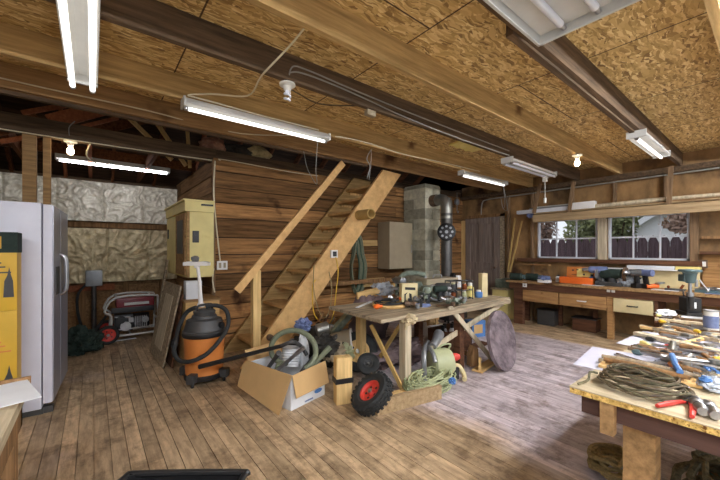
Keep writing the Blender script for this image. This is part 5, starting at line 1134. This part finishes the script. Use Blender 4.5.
# cable coil
a0 = nz_(597,373, NZ+.03); a1 = nz_(694,394, NZ+.03); cc = (a0+a1)/2; axd = (a1-a0); Lc = axd.length/2; axd.normalize(); pr = V((-axd.y,axd.x,0))
t = thing('cable_coil', 'flattened coil of dark brown cable on the near tool bench', 'cable', (cc.x,cc.y,NZ))
for k in range(19):
    q = random.Random(k); s1, s2 = Lc*(1-.02*k-.04*q.random()), .115*(1-.042*k)
    pts = [cc+axd*(s1*math.cos(a)+q.uniform(-.008,.008))+pr*(s2*math.sin(a)+q.uniform(-.012,.012))+V((0,0,-.012+.003*k+q.uniform(-.004,.006)+.010*math.sin(a*2+k))) for a in [j*2*PI/14 for j in range(14)]]
    obj('loop', MB().tube(pts, .0036, 7, True, 3), 'wire' if k%3 else 'ropedark', t)
obj('loose_end', MB().tube([a0+V((0,0,.0)), nz_(590,372,NZ+.04), nz_(588,380,NZ+.02), nz_(578,384,NZ+.008)], .005, 6, smooth=4), 'ropedark', t)
# tool factories: laid from pixel a to pixel b
def lay(a, b, z=0.0):
    p, q = nz_(a[0],a[1],NZ+z), nz_(b[0],b[1],NZ+z); return p, q, (q-p).normalized(), (q-p).length
def screwdriver(a, b, m, label, z=.014, grp=None, nm='screwdriver'):
    p, q, d_, L = lay(a, b, z); t = thing(nm, label, 'screwdriver', p, 0, grp)
    obj('handle', MB().lathe([(0,.006),(.008,.013),(L*.2,.015),(L*.36,.012),(L*.40,.008),(L*.42,.010)], p, d_, 10), m, t)
    obj('shaft', MB().cyl(p+d_*L*.42, q, .0045, n=8), 'steel', t)
def wrench(a, b, m, label, z=.006, grp=None):
    p, q, d_, L = lay(a, b, z); s_ = V((-d_.y,d_.x,0)); t = thing('wrench', label, 'wrench', p, 0, grp)
    w = .009; h = .022
    poly = [(0,-h*.6),(.012,-h),(.035,-h*.8),(.05,-w),(L-.05,-w),(L-.035,-h*.8),(L-.01,-h),(L,-h*.5),(L-.022,-.005),(L-.022,.005),(L,h*.5),(L-.01,h),(L-.035,h*.8),(L-.05,w),(.05,w),(.035,h*.8),(.012,h),(0,h*.6),(.018,.006),(.018,-.006)]
    obj('body', MB().prism(poly, p-V((0,0,.004)), d_, s_, (0,0,.008)), m, t)
def handle_stick(a, b, r_, m, label, z=None, grp=None, nm='wooden_dowel', cat='dowel'):
    p, q, d_, L = lay(a, b, z if z is not None else r_); t = thing(nm, label, cat, p, 0, grp)
    obj('shaft', MB().tube([p, p+d_*L*.3, p+d_*L*.7, q], r_, 10, rr=[r_*.8,r_*1.1,r_,r_*.7]), m, t)
def file_tool(a, b, m, label, z=.006, grp=None):
    p, q, d_, L = lay(a, b, z); t = thing('metal_file', label, 'file', p, 0, grp)
    obj('blade', MB().bar(p+d_*L*.3, q, .022, .005), 'steel', t); obj('handle', MB().lathe([(0,.008),(.01,.014),(L*.2,.012),(L*.3,.008)], p+V((0,0,.008)), d_, 10), m, t)
def pliers(a, b, m, label, spread=.5, z=.012, cat='pliers'):
    p, q, d_, L = lay(a, b, z); s_ = V((-d_.y,d_.x,0)); t = thing('pliers', label, cat, p)
    piv = p+d_*L*.68
    for sg in (-1,1):
        obj('grip', MB().tube([piv, p+d_*L*.4+s_*sg*L*.15*spread, p+s_*sg*L*.28*spread], .010, 8, smooth=3, rr=[.005,.006,.007,.008,.009,.008,.007]), m, t)
    obj('jaw', MB().prism([(0,-.016),(L*.3,-.006),(L*.32,0),(L*.3,.006),(0,.016),(-.02,0)], piv-V((0,0,.006)), d_, s_, (0,0,.013)).cyl(piv-V((0,0,.009)), piv+V((0,0,.011)), .010), 'darkgrey', t)
def hammer(a, b, label, m='pinex', z=.014):
    p, q, d_, L = lay(a, b, z); s_ = V((-d_.y,d_.x,0)); t = thing('hammer', label, 'hammer', p)
    obj('handle', MB().tube([p, p+d_*L*.5, q], .013, 10, rr=[.015,.012,.010]), m, t)
    obj('head', MB().cyl(q-s_*.05, q+s_*.03, .016).prism([(0,-.014),(.06,-.004),(.06,.004),(0,.014)], q+s_*.03-V((0,0,.012)), s_, d_, (0,0,.02)), 'rust', t)
# bundle of wooden handles
hb = 'wooden tool handles bundled across the near bench'
for i, (a, b, m) in enumerate((((599,360),(672,376),'grey_wood'), ((602,356),(676,371),'grey_wood'), ((606,363),(684,381),'brownwood'), ((604,359),(690,378),'brownwood'), ((616,358),(700,377),'grey_wood'))):
    handle_stick(a, b, .012, m, 'long round wooden handle in the bundle behind the cable coil', z=.014+.02*(i//3), grp=hb)
pliers((674,411),(696,397), M['red'], 'red handled pliers at the front edge of the tool bench', .75)
pliers((714,372),(700,363), M['blue'], 'blue handled pliers beside the plastic bag', .4)
c = nz_(712,390); t = thing('plastic_pouch', 'clear pouch with blue print on the tool bench', 'bag', c)
obj('pouch', MB().blob((c.x+.01,c.y-.01,NZ+.02), (.06,.05,.025), .4, 2, 4, 3), 'plasticbag', t); obj('blue_print', MB().blob((c.x-.005,c.y+.015,NZ+.037), (.028,.022,.014), .3, 2, 3, 5), 'blue', t)
for i, q in enumerate(((703,418),(716,422))):
    p = nz_(*q); p.z = NZ+.02; d_ = V((.85,.25,0)).normalized(); t = thing('socket_tool', ('chrome socket and adapter lying right of the red pliers','chrome socket and adapter at the right edge of the photo')[i], 'socket', p)
    obj('socket', MB().lathe([(0,.004),(.0,.014),(.012,.018),(.04,.018),(.045,.012),(.06,.012),(.065,.019),(.09,.019),(.095,.01),(.125,.008)], p, d_, 16), 'steel', t); obj('collar', MB().lathe([(.045,.015),(.055,.015)], p, d_, 16), 'darkgrey', t)
# screwdriver row (behind the handles)
S = [((633,346),(655,352),'darkgreen'), ((641,342),(661,351),'ylight'), ((632,351),(658,357),'teal'), ((660,352),(690,360),'black'), ((664,346),(690,352),'red'), ((646,338),(668,344),'black'), ((684,356),(716,364),'darkgrey'), ((668,363),(700,371),'orange'), ((690,346),(720,353),'yellow')]
for i, (a, b, m) in enumerate(S):
    screwdriver(a, b, M[m], 'screwdriver with a %s handle %s' % (('dark green','pale yellow','teal','black','red','short black','dark grey','orange','bright yellow')[i], ('lying on the white paper of the tool bench','crossing the dark green one on the paper','nearest the wooden handle bundle at left','in the middle of the tool heap','beside the black one in the tool heap','at the back of the white paper','at the right of the tool heap','next to the handle bundle','by the right edge of the photo')[i]), z=.016)
gw = 'steel wrenches strewn over the near tool bench'
for (a, b) in (((655,330),(690,336)), ((668,340),(700,346)), ((676,350),(704,357)), ((690,366),(716,373)), ((640,332),(665,338)), ((700,356),(718,344)), ((690,340),(716,338)), ((656,360),(680,366)), ((680,326),(706,330)), ((706,380),(690,372))):
    wrench(a, b, 'steel', 'open ended steel wrench lying in the heap on the near tool bench', z=.010, grp=gw)
for i, (a, b, m) in enumerate((((640,327),(676,331),'pinex'), ((636,333),(720,352),'greypost'), ((640,326),(720,341),'grey_wood'), ((655,319),(716,325),'greypost'))):
    p, q, d_, L = lay(a, b, .02); o = obj('wooden_strip', MB().bar(p, q, (.03,.05,.03,.03)[i], .018), m); tag(o, ('short pine strip near the far end of the tool bench','long grey white strip crossing the middle of the tool bench','thin weathered strip behind the long one','pale strip beside the blue labelled can')[i], 'strip')
for i, (a, b, m) in enumerate((((659,322),(682,326),'yellow'), ((694,332),(716,337),'yellow'), ((656,316),(672,318),'ylight'))):
    file_tool(a, b, M[m], ('file with a yellow handle near the far bench end','file with a yellow handle right of the first','small file with a pale yellow grip beside the drill press')[i], z=.03)
hammer((706,338),(680,344), 'small hammer with a pale handle lying behind the wrenches')
hammer((720,366),(700,352), 'claw hammer by the right edge of the tool heap', 'brownwood')
o = obj('yellow_tag', MB().box(nz_(718,359,NZ+.03), (.05,.03,.012), (0,0,.3), bev=.003), 'yellow'); tag(o, 'bright yellow block among the tools at the right edge', 'block')
o = obj('work_rag', MB().blob(nz_(665,313,NZ+.02)+V((0,0,0)), (.09,.06,.025), .5, 2, 4, 8), 'paper'); tag(o, 'white rag left of the drill press base', 'rag')
for i, q in enumerate(((672,352),(686,362),(664,333),(700,350),(694,382),(684,338))):
    p = nz_(*q); p.z = NZ+.01; o = obj('loose_fitting', MB().lathe([(0,.01),(.0,.02),(.015,.022),(.03,.014),(.05,.014),(.052,.006)], p, (R.uniform(-1,1),R.uniform(-1,1),.25), 12), 'galv'); tag(o, 'small loose pipe fitting in the heap on the near tool bench', 'fitting', 'loose pipe fittings on the near tool bench')
o = obj('blue_strap', MB().tube([nz_(672,355,NZ+.04),nz_(675,364,NZ+.055),nz_(680,372,NZ+.05)], .012, 8, smooth=3), 'blue'); tag(o, 'light blue strap draped over the wooden handles', 'strap')
c = nz_(711,332); t = thing('paint_can', 'white can with a blue label behind the tool heap', 'can', (c.x,c.y,NZ))
obj('can', MB().lathe([(0,.036),(.005,.038),(.14,.038),(.145,.034)], (0,0,0), n=24), 'white', t, True); obj('label_band', MB().lathe([(.03,.0385),(.11,.0385)], (0,0,0), n=24, cap=False), 'bluegrey', t, True); obj('rim', MB().lathe([(.14,.04),(.148,.04),(.148,.034)], (0,0,0), n=24, cap=False), 'steel', t, True)
for i in range(64):
    q = random.Random(300+i); X_ = q.uniform(2.0, 3.8); f = X_*.085; Y_ = q.uniform(f+.02, .48) if i < 44 else q.uniform(-.3, f)
    a = -PI/2+q.uniform(-.55,.55); L = q.uniform(.14,.26); p = V((X_, Y_+L*.4, NZ+q.uniform(.008,.03))); e_ = p+V((math.cos(a)*L, math.sin(a)*L, 0))
    if p.y > NY1-.02: p.y = NY1-.02
    d_ = (e_-p).normalized(); s_ = V((-d_.y,d_.x,0)); k_ = i%4
    if k_ == 0:
        t = thing('wrench', 'open ended steel wrench lying in the heap on the near tool bench', 'wrench', p, 0, gw); h = .02; w = .008
        obj('body', MB().prism([(0,-h*.6),(.012,-h),(.035,-h*.8),(.05,-w),(L-.05,-w),(L-.035,-h*.8),(L-.01,-h),(L,-h*.5),(L-.022,0),(L,h*.5),(L-.01,h),(L-.035,h*.8),(L-.05,w),(.05,w),(.035,h*.8),(.012,h),(0,h*.6),(.018,0)], p, d_, s_, (0,0,.008)), 'steel', t)
    elif k_ == 1:
        t = thing('chisel', 'steel chisel with a dark handle in the heap on the near tool bench', 'chisel', p, 0, 'chisels in the heap on the near tool bench')
        obj('handle', MB().lathe([(0,.01),(.01,.014),(.08,.013),(.09,.009)], p, d_, 10), 'brownwood', t); obj('blade', MB().bar(p+d_*.085, e_, .016, .005), 'steel', t)
    elif k_ == 2:
        t = thing('ratchet', 'chrome ratchet handle in the heap on the near tool bench', 'ratchet', p, 0, 'ratchets in the heap on the near tool bench')
        obj('handle', MB().tube([p, p+d_*L*.4, e_], .008, 8, rr=[.011,.010,.006]), 'steel', t); obj('head', MB().cyl(e_-V((0,0,.012)), e_+V((0,0,.014)), .02, n=14), 'galv', t)
    else:
        o = obj('steel_rod', MB().cyl(p, e_, .006, n=8), 'rust'); tag(o, 'thin dark steel rod in the heap on the near tool bench', 'rod', 'steel rods in the heap on the near tool bench')
# drill press
c = nz_(690,315); t = thing('bench_drill_press', 'small bench drill press with a teal head on the far bench end', 'drill press', (c.x,c.y,NZ), .6)
obj('base', MB().box((0,0,.015),(.2,.15,.03),bev=.006), 'black', t, True)
obj('motor_block', MB().box((0,0,.09),(.13,.12,.12),bev=.012).cyl((-.07,.03,.06),(-.07,.03,.16),.025).cyl((.07,-.03,.06),(.07,-.03,.14),.025), 'black', t, True)
obj('spec_label', MB().box((-.03,-.063,.10),(.03,.004,.05)).box((-.068,.0,.09),(.004,.03,.05)), 'paper', t, True)
obj('column', MB().cyl((0,0,.14),(0,0,.34),.014).cyl((0,0,.16),(0,0,.19),.03), 'steel', t, True)
hd = obj('head', MB().lathe([(.27,.03),(.29,.045),(.34,.05),(.36,.06)], (0,0,0), n=24).box((.04,.02,.31),(.10,.07,.06),bev=.01), 'teal', t, True)
obj('top_disc', MB().lathe([(.365,.085),(.375,.09),(.385,.085)], (0,0,0), n=28), 'teal', hd, True)
obj('feed_handle', MB().cyl((-.05,-.05,.30),(-.09,-.09,.22),.006).blob((-.09,-.09,.22),(.014,.014,.014),0,1,2).cyl((.0,-.05,.30),(.0,-.05,.24),.012), 'steel', t, True)
obj('cable', MB().tube([(.06,.02,.16),(.11,0,.20),(.12,-.02,.12),(.08,-.06,.05)], .007, 8, smooth=4), 'black', t, True)
t.scale = (.85,.85,1)
# ropes below
c = fz(607, 478); t = rope(c.x+.06, c.y-.02, .17, .15, 9, .013, 'ropetan', 'coil of tan rope on the floor at the bench foot', seed=9, hgt=.16)
for i, (x_, y_, m, lb) in enumerate(((2.15,.15,'ropedark','dark rope heap on the shelf under the near bench, left of the green one'), (2.75,.12,'greenhose','dark green hose heap on the shelf under the near bench'), (2.05,-.2,'wire','brown cable heap at the right under the near bench'))):
    rope(x_, y_, .28, .18, 14, .013, m, lb, z0=.17, seed=11+i, hgt=.35)
o = obj('plastic_stopper', MB().lathe([(0,.03),(.03,.03),(.05,.02)], (1.85,.1,.17), (0,0,1), 16), 'blue'); tag(o, 'small blue cap under the near tool bench', 'cap')

# ================= CAMERA, WORLD, LIGHT =================
cam = bpy.data.cameras.new('camera'); co = bpy.data.objects.new('camera', cam); COL.objects.link(co); sc.camera = co
co.location = (0,0,H); co.rotation_euler = (PI/2, 0, -math.atan2(.6239,.7815)); cam.sensor_width = 36; cam.lens = 335/720*36; cam.shift_y = 10/720; cam.clip_start = .02
w = bpy.data.worlds.new('sky'); sc.world = w; w.use_nodes = True; nt = w.node_tree
bg = nt.nodes['Background']; sky = nt.nodes.new('ShaderNodeTexSky'); sky.sky_type = 'HOSEK_WILKIE'; sky.turbidity = 4
sky.sun_direction = V((.3,.8,.7)).normalized()
mxn = nt.nodes.new('ShaderNodeMix'); mxn.data_type = 'RGBA'; mxn.inputs[0].default_value = .55; mxn.inputs[7].default_value = (.9,.93,1,1)
nt.links.new(sky.outputs[0], mxn.inputs[6]); nt.links.new(mxn.outputs[2], bg.inputs['Color']); bg.inputs['Strength'].default_value = 1.6
sc.view_settings.view_transform = 'Standard'; sc.view_settings.look = 'None'; sc.view_settings.gamma = 1; sc.view_settings.exposure = .1
sc.view_settings.use_curve_mapping = False
sc.cycles.max_bounces = 8; sc.cycles.diffuse_bounces = 5; sc.cycles.use_denoising = True
sc.cycles.sample_clamp_indirect = 6
